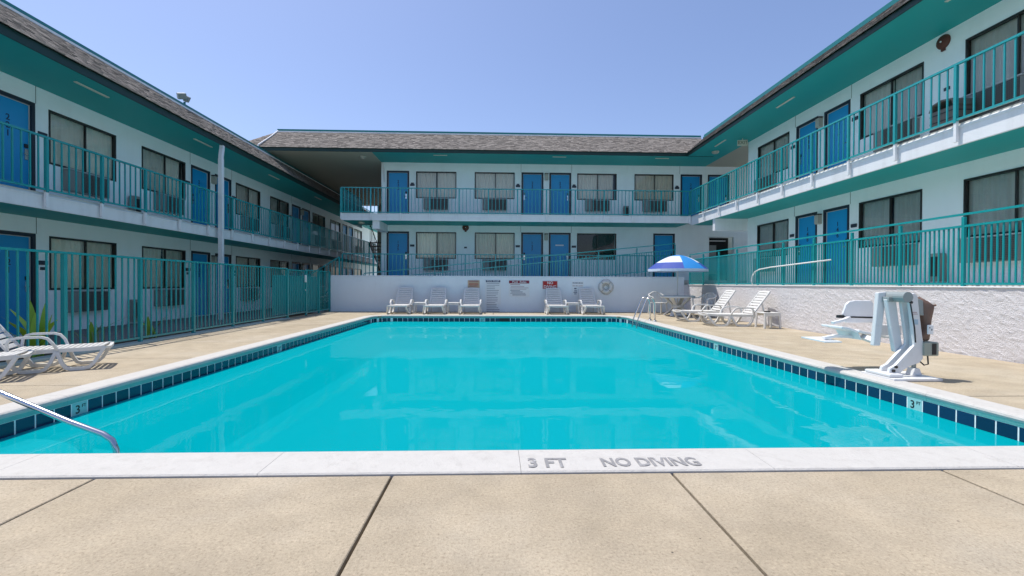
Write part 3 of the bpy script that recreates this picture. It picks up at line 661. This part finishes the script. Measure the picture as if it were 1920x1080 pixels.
# ------------------------------------------------------------------ loungers
def make_lounger():
    t = thing('sun_lounger', 'x', 'sun lounger')
    wd = .32
    for s in (-1, 1):
        y = s*wd; yb = s*(wd+.045)
        MB().sweep([(-.06, y, .285), (.2, y, .275), (.56, y, .285), (.9, y, .285), (1.1, y, .295), (1.16, y, .305)], .035, .055).build('side_rail', RESIN, t)
        MB().sweep([(1.16, y, .30), (1.10, y*1.04, .20), (1.03, yb, .085), (.97, yb, .035), (.90, yb, .022), (.74, yb, .022), (.68, yb, .04), (.63, yb, .11), (.57, y*1.03, .26)], .06, .046).build('leg', RESIN, t)
        MB().sweep([(.55, y, .27), (.49, yb, .12), (.43, yb, .04), (.37, yb, .022), (.16, yb, .022), (.10, yb, .04), (.04, yb, .12), (-.03, y, .27)], .06, .046).build('leg', RESIN, t)
        MB().sweep([(.57, y, .29), (.52, yb, .39), (.46, yb, .46), (.38, yb, .485), (.10, yb, .485), (.03, yb, .47), (-.01, yb, .42), (-.02, y, .29)], .055, .032).build('armrest', RESIN, t)
    sm = MB().bbox(-.027, .027, -wd+.015, wd-.015, -.008, .008, .004).mesh('seat_slat', RESIN)
    for k in range(15): x = .03+k*.077; put('seat_slat', sm, t, (x, 0, .308+.012*max(0, x-.9)*4))
    MB().sweep([(1.165, -wd-.02, .30), (1.18, -wd*.5, .285), (1.185, 0, .28), (1.18, wd*.5, .285), (1.165, wd+.02, .30)], .05, .035, side=(1, 0, 0)).build('foot_bar', RESIN, t)
    a = R(53); ca, sa = math.cos(a), math.sin(a); Lb = .75
    bk = MB()
    for s in (-1, 1): bk.sweep([(-.02, s*(wd-.03), .30), (-.02-ca*Lb*.5, s*(wd-.045), .30+sa*Lb*.5), (-.02-ca*Lb, s*(wd-.06), .30+sa*Lb)], .05, .03)
    bk.sweep([(-.02-ca*Lb, -wd+.04, .30+sa*Lb), (-.03-ca*Lb, 0, .312+sa*Lb), (-.02-ca*Lb, wd-.04, .30+sa*Lb)], .03, .06, side=(sa, 0, ca))
    bo = bk.build('backrest', RESIN, t)
    bm = MB().bbox(-.032, .032, -wd+.05, wd-.05, -.007, .007, .004).mesh('back_slat', RESIN)
    for k in range(8): d = .07+k*.088; put('back_slat', bm, bo, (-.02-ca*d, 0, .30+sa*d), (0, a, 0))
    MB().sweep([(-.02-ca*.45, 0, .30+sa*.45), (-.42, 0, .05)], .4, .02).build('prop', RESIN, t) if 0 else MB().sweep([(-.02-ca*.42, wd-.05, .28+sa*.42), (-.40, wd-.05, .02)], .03, .03).build('prop', RESIN, t); MB().sweep([(-.02-ca*.42, -wd+.05, .28+sa*.42), (-.40, -wd+.05, .02)], .03, .03).build('prop', RESIN, t)
    return t
LG = 'white plastic sun loungers around the pool'
proto = make_lounger()
spots = [((-5.86, 5.84), 30, 'white slatted lounger by the left fence, whole seat and armrest in view'),
         ((-6.17, 5.07), 30, 'white slatted lounger cut off by the left picture edge, nearest the camera'),
         ((-3.46, 17.40), -90, 'white lounger against the back wall, farthest left in the row'),
         ((-2.20, 17.41), -90, 'white lounger against the back wall between two side tables, under no sign'),
         ((-.93, 17.42), -90, 'white lounger against the back wall below the small tan sign'),
         ((2.22, 17.44), -90, 'white lounger against the back wall below the red NO DIVING sign'),
         ((3.52, 17.45), -90, 'white lounger against the back wall nearest the life ring'),
         ((6.62, 13.72), 180, 'white lounger by the rough stucco wall, nearer the umbrella'),
         ((6.78, 12.25), 176, 'white lounger by the rough stucco wall, nearer the camera with a side table beside it')]
for i, ((x, y), a, lab) in enumerate(spots):
    o = proto if i == 0 else copy_tree(proto)
    o.location = (x, y, .003); o.rotation_euler = (0, 0, R(a)); o['label'] = lab; o['group'] = LG
    o.scale = (.74, .72, .88) if i < 2 else (1, 1, 1)
# side tables
def make_side_table():
    t = thing('side_table', 'x', 'side table')
    MB().bbox(-.2, .2, -.2, .2, .37, .40, .008).build('table_top', RESIN, t)
    for sx in (-1, 1):
        for sy in (-1, 1): MB().sweep([(sx*.18, sy*.18, .37), (sx*.2, sy*.2, 0)], .045, .035).build('leg', RESIN, t)
    for s in (-1, 1): MB().box(-.19, .19, s*.19-.012, s*.19+.012, .31, .37).build('apron', RESIN, t)
    return t
st0 = make_side_table()
for i, (x, y, lab) in enumerate(((-2.78, 17.1, 'white side table between the first and second loungers from the left, at the back wall'),
                                 (-1.56, 17.12, 'white side table beside the lounger under the small tan sign'),
                                 (2.87, 17.15, 'white side table between the two loungers nearest the life ring'),
                                 (6.93, 11.52, 'white side table with a dark ashtray on it beside the right-hand loungers'))):
    o = st0 if i == 0 else copy_tree(st0); o.location = (x, y, .003); o['label'] = lab; o['group'] = 'white plastic side tables'
ash = tag(MB().lathe([(0, 0), (.07, 0), (.08, .03), (.06, .03), (.055, .012), (0, .012)], 16).build('ashtray', BLACK, None, (6.9, 11.5, .404)), 'small round black ashtray on the white side table', 'ashtray')

# ------------------------------------------------------------------ table, umbrella, chairs
tb = thing('patio_table', 'round white plastic patio table under the blue and white umbrella', 'table', (6.38, 16.0, .003))
MB().lathe([(.03, .705), (.56, .705), (.59, .695), (.595, .65), (.585, .63), (.57, .63), (.56, .66), (.03, .66)], 36).build('table_top', RESIN, tb, smooth=True)
for k in range(4):
    a = R(45+90*k); c, s = math.cos(a), math.sin(a)
    MB().sweep([(c*.46, s*.46, .66), (c*.36, s*.36, .55), (c*.17, s*.17, .38), (c*.15, s*.15, .30), (c*.30, s*.30, .15), (c*.46, s*.46, .03), (c*.48, s*.48, .0)], .12, .05, side=(-s, c, 0)).build('leg', RESIN, tb)
MB().lathe([(.0, .0), (.25, 0), (.24, .06), (.06, .12), (.05, .2), (.0, .2)], 20).build('base', RESIN, tb, smooth=True)
MB().lathe([(.06, .25), (.2, .29), (.2, .36), (.06, .4)], 16).build('collar', RESIN, tb, smooth=True)
um = thing('patio_umbrella', 'blue and white patio umbrella standing in the round white table', 'umbrella', (6.38, 16.0, .003))
MB().tube([(0, 0, .12), (0, 0, 2.08)], .019, 10).build('pole', RESIN, um)
NG = 8; RU = 1.02
def canopy_pt(r, a):
    sag = .03*math.cos((a*NG)) if 0 else 0
    f = r/RU; z = 2.13-.50*(f**1.75); k = math.cos(math.pi/NG)/math.cos(((a % (2*math.pi/NG))-math.pi/NG))
    rr = r*(.35*k+.65*1) if 1 else r
    return (rr*math.cos(a), rr*math.sin(a), z)
for g_ in range(NG):
    white = g_ not in (0, 1, 5)
    cols = [(.0, .62, UWHITE if white else UBLUE), (.62, .84, UWHITE if white else UBLUE), (.84, 1.0, UNAVY if white else UBLUE)]
    gore = None
    for (f0, f1, m_) in ((.0, .26, UBLUE), (.26, .72, UWHITE if white else UBLUE), (.72, 1.0, UNAVY if white else UBLUE)):
        b = MB(); nr, na = 6, 6
        for i in range(nr+1):
            for j in range(na+1):
                p = canopy_pt(RU*(f0+(f1-f0)*i/nr), 2*math.pi*g_/NG+2*math.pi/NG*j/na*.9999); c, s = math.cos(R(35)), math.sin(R(35)); b.v.append((p[0]*c-p[1]*s, p[0]*s+p[1]*c, p[2]))
        for i in range(nr):
            for j in range(na): q = i*(na+1)+j; b.f.append((q, q+1, q+na+2, q+na+1))
        o = b.build('canopy_panel' if gore is None else 'border', m_, gore or um, smooth=True)
        gore = gore or o
    b = MB()
    for j in range(7):
        p = canopy_pt(RU, 2*math.pi*g_/NG+2*math.pi/NG*j/6*.9999); c, s = math.cos(R(35)), math.sin(R(35)); x, y = p[0]*c-p[1]*s, p[0]*s+p[1]*c
        b.v += [(x, y, p[2]), (x*1.004, y*1.004, p[2]-.075-.012*math.sin(j*math.pi/6))]
    for j in range(6): b.f.append((2*j, 2*j+2, 2*j+3, 2*j+1))
    b.build('valance', UWHITE, gore)
    a = 2*math.pi*g_/NG+R(35); MB().tube([(0, 0, 2.08), (RU*.5*math.cos(a), RU*.5*math.sin(a), 1.965), (RU*.98*math.cos(a), RU*.98*math.sin(a), 1.63)], .006, 6).build('rib', RESIN, um)
MB().lathe([(.0, 2.17), (.02, 2.165), (.025, 2.14), (.012, 2.12)], 12).build('finial', RESIN, um)
def make_chair():
    t = thing('plastic_chair', 'x', 'chair')
    MB().bbox(-.24, .24, -.22, .22, .40, .425, .008).build('seat', RESIN, t)
    for sx in (-1, 1):
        MB().sweep([(sx*.23, -.20, .42), (sx*.26, -.24, 0)], .05, .04).build('leg', RESIN, t)
        MB().sweep([(sx*.22, .20, .42), (sx*.25, .27, 0)], .05, .04).build('leg', RESIN, t)
        MB().sweep([(sx*.26, -.22, .40), (sx*.285, -.24, .58), (sx*.29, -.20, .635), (sx*.29, .05, .65), (sx*.27, .22, .70), (sx*.22, .27, .76)], .045, .025, side=(1, 0, 0)).build('armrest', RESIN, t)
    bo = MB(); pts = [(.24*math.cos(a), .23+.06*math.sin(a), .58+.24*math.sin(a)) for a in [math.pi*k/12 for k in range(13)]]
    bo.sweep([(.235, .2, .43)]+pts+[(-.235, .2, .43)], .03, .04, side=(0, 1, 0)).build('back_frame', RESIN, t) if 0 else None
    bb = bo.sweep([(.23, .2, .43)]+pts+[(-.23, .2, .43)], .035, .03, side=(0, 1, .2)).build('backrest', RESIN, t)
    for k in range(-3, 4): MB().sweep([(k*.045, .205, .42), (k*.062, .285, .80-abs(k)*.022)], .032, .012, side=(1, 0, 0)).build('back_slat', RESIN, bb)
    return t
c0 = make_chair(); c0.location = (6.02, 16.95, .003); c0.rotation_euler = (0, 0, R(5)); tag(c0, 'white plastic armchair with fan back behind the round table', group='white plastic armchairs')
c1 = copy_tree(c0); c1.location = (7.0, 15.25, .003); c1.rotation_euler = (0, 0, R(-62)); c1['label'] = 'white plastic armchair in side view right of the round table'

# ------------------------------------------------------------------ rails in the pool
hr = tag(MB().tube([(-2.825, 3.55, -.75), (-2.83, 3.55, -.30), (-2.845, 3.555, -.16), (-2.88, 3.56, -.09), (-2.95, 3.565, -.045), (-3.2, 3.575, .045), (-3.73, 3.6, .262), (-4.25, 3.62, .475), (-4.42, 3.63, .52), (-4.58, 3.635, .50), (-4.70, 3.64, .40), (-4.72, 3.64, .0)], .021, 14).build('pool_handrail', CHROME, smooth=True), 'stainless steel handrail over the pool steps, lower left corner', 'handrail')
ladder = thing('pool_ladder', 'stainless steel pool ladder rails at the far right corner', 'ladder', (4.72, 13.75, 0))
for y in (-.22, .22):
    pts = [(0, y, -.01), (0, y, .45), (-.015, y, .56), (-.06, y, .66), (-.13, y, .71), (-.20, y, .70), (-.27, y, .64), (-.48, y, .12), (-.53, y, -.02), (-.55, y, -.2), (-.55, y, -.9)]
    MB().tube(pts, .02, 12).build('rail', CHROME, ladder, smooth=True)
    MB().lathe([(.02, .03), (.055, .02), (.06, .0)], 14, (0, y, .004)).build('flange', CHROME, ladder, smooth=True)
for z in (-.35, -.62): MB().box(-.60, -.50, -.21, .21, z-.02, z).build('tread', RESIN, ladder)

# ------------------------------------------------------------------ pool lift
lf = thing('pool_lift', 'white pool access lift with brown cover and control box on the right deck', 'pool lift', (4.86, 5.30, .003))
MB().bbox(-.33, .24, -.22, .26, 0, .035, .006).build('base_plate', LIFTW, lf)
MB().bbox(-.33, -.17, -.16, .2, .036, .075, .01).build('base_block', LIFTW, lf)
mast = [(-.27, .06), (-.25, .13), (-.19, .16), (.035, .40), (.035, .45), (-.035, .93), (-.02, .99), (.03, 1.01), (.07, .98), (.105, .70), (.145, .42), (.145, .24), (.10, .19), (0, .155), (-.10, .10), (-.14, .05)]
MB().prism(mast, -.075, -.035).prism(mast, .035, .075).build('mast', LIFTW, lf, bevel=.008)
MB().prism([(.06, .18), (.14, .24), (.14, .42), (.10, .70), (.075, .95), (.045, .95), (.07, .6), (.07, .4)], -.034, .034).build('mast_back', LIFTW, lf)
MB().tube([(.10, 0, .03), (.10, 0, .30)], .024, 12).build('piston', LIFTG, lf, smooth=True)
MB().prism([(.04, .036), (.16, .036), (.13, .12), (.07, .12)], -.05, .05).build('bracket', LIFTW, lf, bevel=.006)
for x, z in ((-.22, .10), (-.19, .145), (-.02, .90)): MB().tube([(x, -.095, z), (x, -.076, z)], .016, 10).build('bolt', BLACK, lf)
MB().prism([(-.165, .93), (-.06, .98), (.035, .36), (.01, .28), (-.06, .30)], .08, .14).build('lower_arm', LIFTW, lf, bevel=.01)
MB().prism([(-.20, 1.01), (-.10, 1.02), (-.17, .36), (-.255, .36)], .16, .22).build('upper_arm', LIFTW, lf, bevel=.01)
MB().tube([(-.06, -.09, .96), (-.06, .24, .96)], .062, 18).build('pivot', LIFTG, lf, smooth=False)
MB().bbox(-.16, -.10, .06, .2, .9, .96, .006).build('pivot_block', LIFTG, lf)
MB().prism([(.06, .93), (.10, .945), (.155, .92), (.165, .74), (.11, .75), (.10, .82), (.06, .86)], -.06, .06).build('gear_housing', LIFTG, lf, bevel=.012)
cb = MB(); nc = 7                                   # vinyl cover, bulging bag
prof = [(.155, .965, .03), (.24, .955, .09), (.33, .90, .10), (.38, .86, .05)]
lv = [(.97, .15, .22, .02), (.95, .145, .29, .07), (.90, .145, .36, .10), (.82, .155, .345, .105), (.70, .18, .32, .10), (.60, .205, .30, .085), (.52, .17, .31, .075), (.47, .135, .31, .07), (.45, .14, .29, .05)]
n = 16
for z, xa, xb, hy in lv:
    for k in range(n):
        a = 2*math.pi*k/n; w_ = 1+.07*math.sin(3*a+z*20); cb.v.append(((xa+xb)/2+(xb-xa)/2*math.cos(a), hy*math.sin(a)*w_, z+.012*math.sin(5*a)-(.06*(math.cos(a)+1)/2 if z > .85 else 0)))
for r_ in range(len(lv)-1):
    for k in range(n): a, b_ = r_*n+k, r_*n+(k+1) % n; cb.f.append((a, b_, b_+n, a+n))
cb.f.append(tuple(range(n))); cb.f.append(tuple(range((len(lv)-1)*n, len(lv)*n)))
cb.v = [(x*.86+.005, y*.85, z) for x, y, z in cb.v]
cb.build('vinyl_cover', COVER, lf, smooth=True)
MB().tube([(.30, 0, .86), (.345, -.02, .865)], .012, 8).build('drawstring', COVER, lf)
bx = MB().bbox(.135, .305, -.10, .06, .275, .435, .008).build('control_box', BOXG, lf)
MB().box(.225, .275, -.105, -.1005, .29, .42).build('panel', BLACK, bx)
MB().bbox(.155, .215, -.125, -.108, .53, .64, .004).build('instruction_card', SIGNW, lf)
MB().box(.165, .175, -.127, -.1255, .60, .615).box(.19, .2, -.127, -.1255, .575, .595).build('card_print', BLACK, lf)
MB().bbox(.02, .075, -.0785, -.0755, .64, .70, .001).build('label', mat('pale_blue_label', (.35, .5, .6), .5), lf)
MB().box(.0, .07, -.0785, -.0755, .76, .766).box(.0, .06, -.0785, -.0755, .78, .786).build('label', INKR, lf)
MB().tube([(.13, -.02, .22), (.18, -.05, .16), (.24, -.04, .17), (.25, -.02, .27)], .008, 6).build('cable', BLACK, lf)
MB().tube([(-.02, -.078, .88), (.03, -.08, .6), (.045, -.08, .43)], .007, 6).build('cable', BLACK, lf)
# seat of the lift
SEAT0 = set(lf.children)
def shell(name, prof, y0, y1, th, m, sides=.0):
    """seat shell: profile in x-z swept across y"""
    b = MB(); pts = prof; n_ = len(pts)
    for y in (y0, y1):
        for x, z in pts: b.v.append((x, y, z))
        for x, z in pts: b.v.append((x, y, z-th))
    k = 2*n_
    for j in range(n_-1):
        b.f += [(j, j+1, k+j+1, k+j), (n_+j, k+n_+j, k+n_+j+1, n_+j+1), (j, n_+j, n_+j+1, j+1), (k+j, k+j+1, k+n_+j+1, k+n_+j)]
    b.f += [(0, k, k+n_, n_), (n_-1, 2*n_-1, k+2*n_-1, k+n_-1)]
    return b.build(name, m, lf, smooth=False, bevel=.01)
shell('seat_pan', [(-.66, .53), (-.60, .515), (-.45, .49), (-.30, .455), (-.18, .45)], .42, .86, .035, LIFTS)
shell('seat_front', [(-.86, .57), (-.78, .56), (-.66, .52), (-.60, .42)], .45, .83, .03, LIFTS)
MB().prism([(-.55, .70), (-.50, .84), (-.46, .875), (-.38, .89), (-.15, .89), (-.12, .85), (-.12, .58), (-.5, .58)], .84, .875).build('backrest', LIFTS, lf, bevel=.012)
MB().prism([(-.50, .46), (-.46, .60), (-.15, .60), (-.15, .46)], .36, .40).build('seat_side', LIFTS, lf, bevel=.012)
MB().sweep([(-.86, .62, .60), (-.70, .62, .64), (-.58, .70, .665)], .05, .03).build('armrest', LIFTS, lf)
MB().tube([(-.60, .84, .665), (-.12, .84, .655)], .011, 8).build('arm_bar', BLACK, lf)
MB().bbox(-.63, -.56, .80, .86, .65, .69, .004).build('hinge', BLACK, lf)
MB().sweep([(-.60, .6, .42), (-.85, .6, .43), (-1.0, .6, .40)], .06, .035).build('leg_bar', LIFTS, lf)
MB().prism([(-1.16, .43), (-.86, .42), (-.90, .345), (-1.12, .345)], .50, .74).build('footrest', LIFTS, lf, bevel=.01) if 0 else MB().quad((-1.17, .78, .40), (-.90, .78, .40), (-.82, .50, .37), (-1.05, .50, .37)).quad((-1.17, .78, .385), (-.90, .78, .385), (-.82, .50, .355), (-1.05, .50, .355)).quad((-1.17, .78, .40), (-1.05, .50, .37), (-1.05, .50, .355), (-1.17, .78, .385)).quad((-1.05, .50, .37), (-.82, .50, .37), (-.82, .50, .355), (-1.05, .50, .355)).build('footrest', LIFTS, lf)
MB().sweep([(-.58, .25, .40), (-.55, .5, .43)], .06, .06).build('seat_bracket', LIFTW, lf)
for o in lf.children:
    if o not in SEAT0: o.location.x += .43

# ------------------------------------------------------------------ signs and life ring on the back wall
YS = 18.05-.004
def sign(x0, x1, z0, z1, label, m, build):
    t = thing('wall_sign', label, 'sign', ((x0+x1)/2, YS, (z0+z1)/2), 0, 'pool signs on the back wall'); w_, h_ = (x1-x0)/2, (z1-z0)/2
    MB().bbox(-w_, w_, -.014, 0, -h_, h_, .002).build('board', m, t); build(t, w_, h_); return t
RX = (R(90), 0, 0)
def bars(t, rows, m, w_):
    for z, xa, xb, hh in rows: MB().box(xa*w_, xb*w_, -.0155, -.0145, z-hh/2, z+hh/2).build('print_line', m, t)
def s1(t, w_, h_): bars(t, [(h_*.75-.0, -.8, .8, .035)], INKR, w_); bars(t, [(h_*.2, -.8, .75, .018), (-h_*.15, -.8, .8, .018), (-h_*.5, -.7, .7, .018)], SIGNR, w_)
def s2(t, w_, h_):
    MB().box(-w_*.92, w_*.92, -.0155, -.0145, h_*.80, h_*.96).build('header', SIGNB, t); text('header_text', 'POOL RULES', .085, SIGNW, t, (0, -.0165, h_*.88), RX, .0006)
    r_ = random.Random(2); bars(t, [(h_*.70-k*.068, -.82, r_.uniform(.2, .85), .016) for k in range(17)], INK, w_)
def s3(t, w_, h_):
    MB().box(-w_*.98, w_*.98, -.0155, -.0145, h_*.60, h_*.96).build('header', SIGNM, t); [text('header_text', q, .12, SIGNW, t, (dx, -.0165, h_*.78), RX, .0006) for q, dx in (('Pool', -.16), ('Rules', .15))]
    bars(t, [(h_*.44, -.85, .1, .024), (h_*.22, -.8, .5, .014), (h_*.06, -.85, .9, .014), (-h_*.10, -.85, .7, .014)], INKR, w_); bars(t, [(-h_*.28, -.85, .1, .02), (-h_*.44, -.75, .35, .022), (-h_*.60, -.85, .6, .018), (-h_*.8, -.65, .65, .028)], INK, w_)
def s4(t, w_, h_):
    MB().box(-w_*.93, w_*.93, -.0155, -.0145, -h_*.9, h_*.9).build('field', SIGNR, t)
    text('sign_text', 'NO', .15, SIGNW, t, (0, -.0165, .075), RX, .0006); text('sign_text', 'DIVING', .15, SIGNW, t, (0, -.0165, -.075), RX, .0006)
def s5(t, w_, h_):
    text('sign_text', 'WARNING', .085, SIGNB, t, (0, -.016, h_*.72), RX, .0006); text('sign_text', 'NO LIFE GUARD', .055, INKR, t, (0, -.016, h_*.36), RX, .0006); bars(t, [(0, -.6, -.2, .05), (-h_*.3, -.6, -.1, .03), (-h_*.5, -.7, -.1, .03), (-h_*.7, -.6, -.2, .03)], INK, w_)
sign(-1.10, -.64, .93, 1.23, 'small tan sign with red print, leftmost on the back wall', SIGNT, s1)
sign(-.42, .19, .30, 1.25, 'tall white sign headed POOL RULES in blue', SIGNW, s2)
sign(.50, 1.31, .60, 1.24, 'wide white sign headed Pool Rules in maroon', SIGNW, s3)
sign(1.82, 2.42, .90, 1.22, 'red sign reading NO DIVING above a lounger', PINK, s4)
sign(2.98, 3.44, .62, 1.22, 'small white warning sign partly hidden behind a lounger', SIGNW, s5)
ring = thing('life_ring', 'white life ring with grey rope hanging on the back wall', 'life ring', (4.32, YS-.05, .99))
b = MB(); n1, n2 = 28, 12
for i in range(n1):
    for j in range(n2):
        a, c = 2*math.pi*i/n1, 2*math.pi*j/n2; r_ = .2+.07*math.cos(c); b.v.append((r_*math.cos(a), .048*math.sin(c), r_*math.sin(a)))
for i in range(n1):
    for j in range(n2): b.f.append((i*n2+j, i*n2+(j+1) % n2, ((i+1) % n1)*n2+(j+1) % n2, ((i+1) % n1)*n2+j))
b.build('ring', RESIN, ring, smooth=True)
for k in range(4):
    a0 = R(45+90*k); MB().tube([((.27+.035*math.sin(math.pi*q/8))*math.cos(a0+q*math.pi/16), -.01, (.27+.035*math.sin(math.pi*q/8))*math.sin(a0+q*math.pi/16)) for q in range(9)], .008, 6).build('rope', ROPE, ring)
    a = a0; MB().tube([(.125*math.cos(a), -.0, .125*math.sin(a)), (.2*math.cos(a), -.054, .2*math.sin(a)), (.275*math.cos(a), 0, .275*math.sin(a))], .02, 8).build('band', ROPE, ring)
MB().tube([(.1*math.cos(q*.5)*(.6+.04*q), .0, .1*math.sin(q*.5)*(.6+.04*q)) for q in range(30)], .01, 6).build('coiled_rope', ROPE, ring)
# rescue hook pole on the right railing
hk = tag(MB().tube([(7.40, 9.96, 1.66), (7.40, 12.2, 1.575), (7.40, 12.75, 1.53), (7.40, 12.95, 1.47), (7.40, 13.08, 1.36), (7.40, 13.12, 1.22), (7.40, 13.08, 1.12)], .016, 8).build('rescue_pole', mat('white_pole', (.8, .8, .78), .4), smooth=True), 'long white rescue hook pole hung on the right teal railing', 'rescue pole')

# ------------------------------------------------------------------ things on the wings
dp = thing('downpipe', 'white square downpipe rising from the left deck to the eave', 'downpipe', (-8.12, 13.93, 0))
MB().bbox(-.055, .055, -.055, .055, 0, 4.75, .006).build('pipe', WHITE, dp)
MB().sweep([(0, 0, 4.74), (.0, .0, 4.82), (-.02, .08, 5.05), (-.02, .09, 5.16)], .1, .1, side=(1, 0, 0)).build('elbow', WHITE, dp)
for z in (1.0, 2.55): MB().bbox(-.062, .062, -.062, .062, z, z+.035, .003).build('strap', WHITE, dp)
fl = thing('floodlight', 'twin grey floodlight on the ridge of the left wing roof', 'floodlight', (-9.12, 13.86, 6.25))
MB().tube([(0, 0, 0), (0, 0, .12)], .03, 8).build('stem', CAPT, fl)
for a, yy in ((25, .1), (-35, -.12)):
    o = MB().bbox(-.05, .05, -.11, .11, -.08, .09, .01).build('lamp_head', LIFTG, fl, (0, yy, .24), rot=(R(18), R(25), R(a)))
    MB().box(.051, .055, -.095, .095, -.065, .075).build('lens', GREYP if 0 else ACB, o)
def bell(loc, rz, label):
    t = thing('fire_bell', label, 'fire bell', loc, rz, 'fire bells')
    MB().lathe([(0, .07), (.06, .068), (.13, .045), (.145, .02), (.145, 0)], 24).build('gong', RUST, t, rot=(R(90), 0, 0), smooth=True)
    MB().bbox(-.04, .04, -.03, 0, -.19, -.10, .004).build('striker_box', RUST, t)
    MB().tube([(0, -.068, 0), (0, -.08, 0)], .018, 8).build('bolt', SIGNW, t)
bell((9.297, 9.33, 6.17), R(-90), 'rust-red fire bell high on the right wing wall')
bell((-1.34, 20.297, 3.55), 0, 'dark red fire bell above the ground floor of the back wing')
ex = thing('exit_sign', 'cream EXIT sign hanging under the right wing eave by the passage', 'exit sign', (8.84, 16.34, 6.2), R(-10))
MB().bbox(-.17, .17, -.03, .03, -.1, .1, .005).build('board', CREAM, ex); text('sign_text', 'EXIT', .16, mat('exit_letters', (.12, .14, .08), .5), ex, (0, -.032, 0), RX, .001)
MB().tube([(0, 0, .1), (0, 0, .165)], .015, 8).build('stem', CREAM, ex)
bn_ = thing('trash_bin', 'brown ribbed trash bin standing on the right wing balcony', 'trash bin', (8.86, 8.72, 3.92))
MB().bbox(-.2, .2, -.24, .24, 0, .62, .02).build('bin_body', BINM, bn_)
for k in range(4): MB().box(-.206, .206, -.246, .246, .1+k*.14, .115+k*.14).build('rib', BLACK, bn_)
MB().sweep([(-.0, -.25, .62), (0, -.2, .74), (0, 0, .78), (0, .2, .74), (0, .25, .62)], .42, .03, side=(1, 0, 0)).build('lid', BINM, bn_)
def ash_box(loc, rz, label):
    t = thing('ash_receptacle', label, 'ash bin', loc, rz, 'ash bins on the wings')
    MB().bbox(-.11, .11, -.16, 0, .04, .62, .01).build('case', ACB, t); MB().box(-.075, .075, -.165, -.161, .14, .55).build('front', BLACK, t); MB().bbox(-.14, .14, -.19, 0, 0, .04, .004).build('base', SILL, t)
ash_box((-9.55, 12.46, 2.73), R(90), 'small grey ash bin on the left wing balcony between two windows')
ash_box((-9.55, 12.46, .02), R(90), 'small grey ash bin on the left wing ground floor between two windows')
ash_box((5.72, 20.26, 3.92), 0, 'small grey ash bin on the back wing balcony between two windows')
ash_box((9.27, 9.30, 1.15), R(-90), 'small grey ash bin on the right wing ground floor behind the railing')
# stairs in the far passage
stc = thing('staircase', 'dark steel staircase in the passage left of the back wing', 'staircase', (-6.5, 26.2, .9))
for k in range(14): MB().box(-.55, .55, .3*k, .3*k+.28, 2.46-k*.185, 2.5-k*.185).build('tread', BINM, stc)
for s in (-1, 1):
    MB().sweep([(s*.58, 0, 2.45), (s*.58, 4.2, -.05)], .05, .25, side=(1, 0, 0)).build('stringer', TDARK, stc)
    MB().sweep([(s*.58, 0, 3.5), (s*.58, 4.2, 1.0)], .04, .04, side=(1, 0, 0)).build('handrail', TDARK, stc)
    for k in range(14): MB().box(s*.58-.012, s*.58+.012, .3*k, .3*k+.024, 2.5-k*.185, 3.42-k*.185).build('baluster', TDARK, stc)

# ------------------------------------------------------------------ plants behind the left fence
def blade(t, base, az, ln, w_, lean, m, nm='leaf', n=7):
    b = MB(); d = Vector((math.cos(az), math.sin(az), 0)); sd = Vector((-d.y, d.x, 0))
    for k in range(n+1):
        f = k/n; p = Vector(base)+d*(ln*lean*f**1.6)+Vector((0, 0, ln*f*(1-.35*lean*f))); ww = w_*math.sin(math.pi*min(.98, f*.9+.08))**.8
        b.v += [tuple(p-sd*ww), tuple(p+Vector((0, 0, -ww*.25))), tuple(p+sd*ww)]
    for k in range(n):
        for j in range(2): a = k*3+j; b.f.append((a, a+1, a+4, a+3))
    return b.build(nm, m, t, smooth=True)
pr = random.Random(11)
for i, (x, y, big, small, lab) in enumerate(((-6.92, 7.2, 7, 9, 'broad-leaved bright green plant behind the left fence'), (-6.95, 8.25, 2, 12, 'spiky pale grass clump behind the fence post near the lounger'), (-6.9, 9.6, 3, 7, 'low bright green plant behind the left fence, farther along'))):
    t = thing('leafy_plant', lab, 'plant', (x, y, -.03), 0, 'plants behind the left fence')
    for k in range(big): blade(t, (pr.uniform(-.08, .08), pr.uniform(-.12, .12), 0), pr.uniform(0, 6.28), pr.uniform(.65, .98) if i == 0 else pr.uniform(.35, .5), .05, pr.choice((.05, .15, .3, .5, .8)), LEAF)
    for k in range(small): blade(t, (pr.uniform(-.1, .1), pr.uniform(-.15, .15), 0), pr.uniform(0, 6.28), pr.uniform(.4, .8), .010, pr.uniform(.5, 1.1), GRASSB, 'blade')
def bush(name, loc, r, n, lab, grp=None):
    t = thing(name, lab, 'bush', loc, 0, grp); b = MB(); rr = random.Random(int(loc[0]*10)+n)
    for k in range(n):
        u = Vector((rr.gauss(0, 1), rr.gauss(0, 1), rr.gauss(0, 1))).normalized()*r*rr.uniform(.5, 1); u.z = abs(u.z)*1.1+.05; s = rr.uniform(.03, .06)
        a = Vector((rr.gauss(0, 1), rr.gauss(0, 1), rr.gauss(0, 1))).normalized(); c = a.orthogonal().normalized()
        b.quad(u-a*s, u+c*s*.5, u+a*s, u-c*s*.5)
    stuff(b.build('foliage', BUSH, t))
    MB().tube([(0, 0, 0), (.02, 0, r*.6), (.05, .02, r)], [.03, .02, .008], 6).build('stem', MULCH, t)
bush('bush', (-7.05, 18.3, 0), .75, 900, 'dark leafy bush at the end of the back wall by the stair rail')
